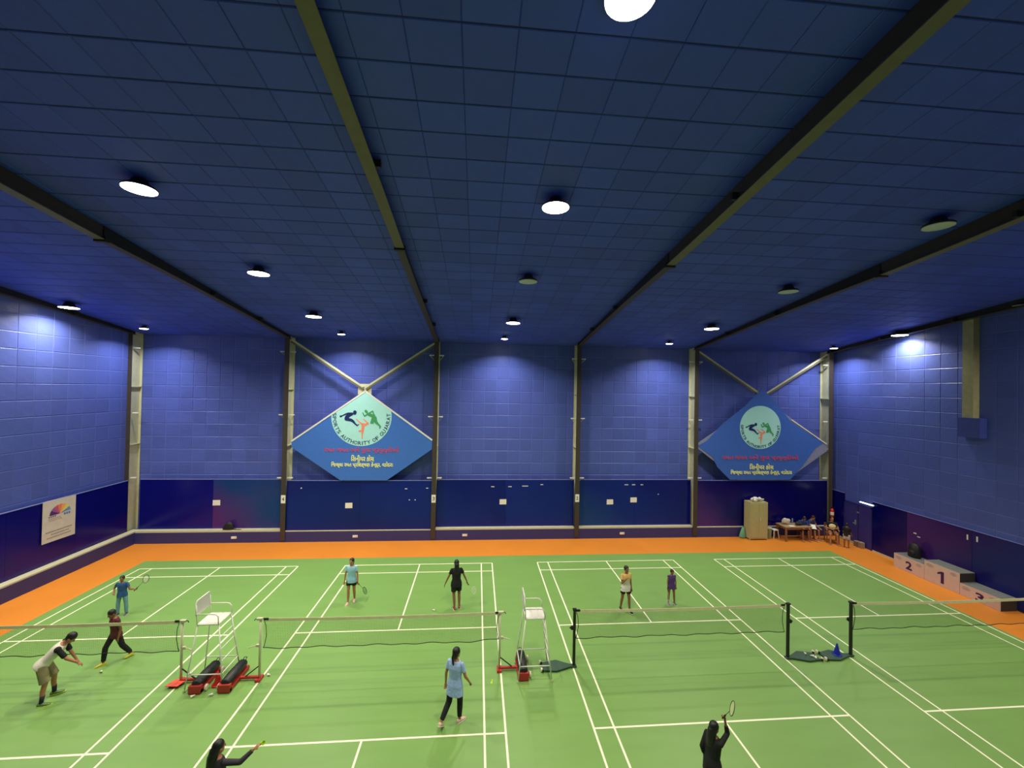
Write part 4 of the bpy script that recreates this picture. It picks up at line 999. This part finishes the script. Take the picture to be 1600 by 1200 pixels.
# winners podium against the right wall
M_pod = mat('podium_cream_sheet', (222, 198, 184), .6, var=.04); M_ptop = mat('podium_grey_top', (112, 116, 112), .55, var=.1); M_purp = mat('podium_purple', (62, 24, 92), .6); M_pg = mat('podium_grey_print', (150, 136, 138), .8)
t = thing('winners_podium', 'white winners podium numbered 2, 1 and 3 against the right wall', 'podium', (0, 0, 0))
px0, px1 = 18.40, 19.05
for (ya, yb, h_, num) in ((16.62, 15.40, .60, '2'), (15.39, 14.16, .79, '1'), (14.15, 12.94, .45, '3')):
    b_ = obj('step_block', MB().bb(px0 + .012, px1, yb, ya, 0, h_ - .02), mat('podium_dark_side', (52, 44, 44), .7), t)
    obj('front_sheet', MB().bb(px0, px0 + .011, yb, ya, 0.002, h_ - .005), M_pod, b_); obj('top_sheet', MB().bb(px0 + .012, px1, yb, ya, h_ - .019, h_), M_ptop, b_)
    ym = (ya + yb) / 2; nh = .34 if num != '1' else .44
    if num == '1': obj('numeral', MB().prism([(-.02, 0), (.09, 0), (.09, .46), (0, .46), (-.14, .38), (-.14, .31), (-.02, .36)], (px0, ym, .12), (0, -1, 0), (0, 0, 1), .003), M_purp, b_)
    else: writing('numeral', num, M_purp, b_, (px0 - .003, ym + .12, (h_ - nh) / 2 - (.05 if num == '1' else .02)), (0, -1, 0), (0, 0, 1), .26 if num != '1' else .20, nh if num != '3' else .30, .03, .002)
    for (o_, r1, r2) in ((ya - .2, .12, .055), (yb + .2, .10, .05)):
        ov = MB()
        ring = [(px0 - .001, o_ + r1 * math.cos(2 * PI * j / 20), h_ - .14 + r2 * math.sin(2 * PI * j / 20)) for j in range(20)]
        ov.tube(ring, .006, 4, closed=True)
        for q in range(3): ov.box((px0 - .002, o_, h_ - .165 + .025 * q), (.004, r1 * 1.2, .008))
        obj('grey_logo_print', ov, M_pg, b_)
mb = MB(); mb.loft([((0, 0, 0), (1, 0, 0), (0, 1, 0), .17, .22), ((0, 0, .08), (1, 0, 0), (0, 1, 0), .19, .24), ((0, 0, .35), (1, 0, 0), (0, 1, 0), .17, .22), ((0, 0, .52), (1, 0, 0), (0, 1, 0), .12, .17), ((0, 0, .58), (1, 0, 0), (0, 1, 0), .05, .08)], 16)
t = thing('backpack', 'black backpack standing on the number 2 step of the podium', 'bag', (18.80, 16.12, .601))
obj('bag_body', mb, mat('black_nylon', (16, 18, 16), .6, bump=.3, bscale=10), t, True)
obj('front_pocket', MB().ball((-.15, 0, .18), (.06, .15, .13), 12, 8), mat('black_nylon', (16, 18, 16)), t, True)
obj('top_handle', MB().tube([(0, -.06, .56), (0, -.03, .64), (0, .03, .64), (0, .06, .56)], .012, 6), M_dark, t)

# pilaster on the right wall
t = thing('steel_bracket_column', 'cream half height steel column on the right wall with blue block under it', 'column', (19.0, 14.30, 0))
obj('shaft', MB().bb(-.12, .148, -.18, .18, 6.70, ceil_z(14.3) - .03), mat('olive_cream_paint', (164, 158, 116), .55, var=.12), t)
obj('blue_block', MB().bb(-.16, .148, -.42, .30, 5.95, 6.70), mat('block_blue_paint', (56, 70, 150), .5), t)

# banner on the left wall
t = thing('wall_banner', 'white printed banner with a coloured fan emblem on the left wall', 'banner', (-15.93, 17.17, 2.18))
obj('sheet', MB().prism([(-.63, -.78), (.62, -.80), (.62, .76), (-.63, .78)], (0, 0, 0), (0, 1, 0), (0, 0, 1), .006), mat('banner_white', (208, 202, 192), .5, var=.05, bump=.3, bscale=4), t)
fanc = [((86, 40, 110), 180, 150), ((150, 90, 160), 150, 128), ((200, 90, 120), 128, 105), ((226, 130, 90), 105, 80), ((236, 170, 100), 80, 58), ((232, 210, 110), 58, 30), ((100, 150, 200), 30, 5)]
for q, (c_, a, b) in enumerate(fanc):
    o_ = (.007, .02, .20)
    poly = [(-.02, 0)] + [(.40 * math.cos(D(a + (b - a) * j / 4)), .36 * math.sin(D(a + (b - a) * j / 4))) for j in range(5)]
    obj('fan_blade', MB().prism(poly[::-1], o_, (0, 1, 0), (0, 0, 1), .002), mat('fan_%d' % q, c_, .5), t)
for (z, y0, y1, hh_, c_) in ((.13, -.42, -.12, .05, (120, 100, 130)), (.06, -.42, .05, .03, (170, 140, 130)), (.0, -.38, .1, .03, (180, 150, 140)), (.10, .16, .42, .08, (70, 120, 170)), (-.42, -.5, .5, .03, (110, 104, 112)), (-.53, -.3, .38, .03, (110, 104, 112)), (-.64, -.46, .46, .03, (120, 116, 112))):
    n_ = max(3, int((y1 - y0) / .07))
    mb = MB()
    for j in range(n_):
        a = y0 + (y1 - y0) * j / n_; mb.bb(.007, .009, a, a + (y1 - y0) / n_ * .75, z, z + hh_)
    obj('print_line', mb, mat('print_%d_%d_%d' % c_, c_, .7), t)

# papers, sockets and small marks on the back dado
for x, z, l_ in ((-12.31, 1.80, 'white paper notice on the purple dado left of the number 4 column'), (-6.10, 1.71, 'white paper notice under the turquoise tipped board'), (1.37, 1.80, 'white paper notice in the bay between columns 3 and 2'),
              (6.88, 1.77, 'white paper notice just right of the number 2 column'), (8.13, 1.87, 'white paper notice farther right of the number 2 column')):
    bay = max(i for i in range(5) if x > COLX[i])
    t = tag(obj('paper_notice', MB().prism([(-.17, -.13), (.17, -.125), (.168, .13), (-.165, .125)], (x, DADO_Y[bay] - .001, z), (1, 0, 0), (0, 0, 1), .004), M_paper), l_, 'notice', 'paper notices on the dado')
for x, l_ in ((-11.30, 'white socket on the plinth under the hanging black bag'), (-5.75, 'white socket on the plinth under the turquoise tipped board'), (-.50, 'white socket on the plinth just right of the number 3 column'), (7.45, 'white socket on the plinth right of the number 2 column')):
    t = thing('wall_socket', l_, 'socket', (x, 20.34, .25), 0, 'sockets on the plinth')
    obj('plate', MB().bb(-.12, .12, -.02, -.001, -.055, .055), M_paper, t, bevel=.004); obj('switch', MB().bb(.05, .09, -.026, -.02, -.025, .025), M_cream, t)
t = thing('backpack', 'small black bag on the cream ledge near the number 4 column', 'bag', (-11.65, 20.50, .576))
mb = MB(); mb.loft([((0, 0, 0), (1, 0, 0), (0, 1, 0), .26, .10), ((0, 0, .1), (1, 0, 0), (0, 1, 0), .25, .11), ((.03, 0, .25), (1, 0, 0), (0, 1, 0), .18, .10), ((.06, 0, .36), (1, 0, 0), (0, 1, 0), .08, .06)], 14)
obj('bag_body', mb, mat('black_nylon', (16, 18, 16)), t, True); obj('strap', MB().tube([(.2, -.05, .05), (.45, -.06, .03), (.62, -.05, .02), (.5, -.06, .015), (.25, -.05, .02)], .012, 6), M_dark, t)
for x, z, w_ in ((-8.33, 2.55, .06), (-3.4, 2.51, .12), (-2.38, 2.54, .10), (.84, 2.56, .16), (1.71, 2.56, .18), (2.48, 2.59, .30), (3.33, 2.66, .14), (-3.23, 1.97, .05), (-2.95, 1.97, .05), (7.74, 2.65, .20), (8.12, 2.65, .18), (8.56, 2.65, .14), (9.45, 2.16, .05)):
    bay = max(i for i in range(5) if x > COLX[i])
    struct('tape_scrap', MB().box((x, DADO_Y[bay] - .003, z), (w_, .004, .035 if w_ > .06 else .05)), M_white, trim)
for y, z, h_ in ((14.44, 2.05, .20), (14.13, 2.08, .20), (16.2, 1.42, .04), (16.35, 1.53, .05)):
    struct('tape_scrap', MB().box((19.087, y, z), (.004, .05 if h_ > .1 else .12, h_)), M_white, trim_r)
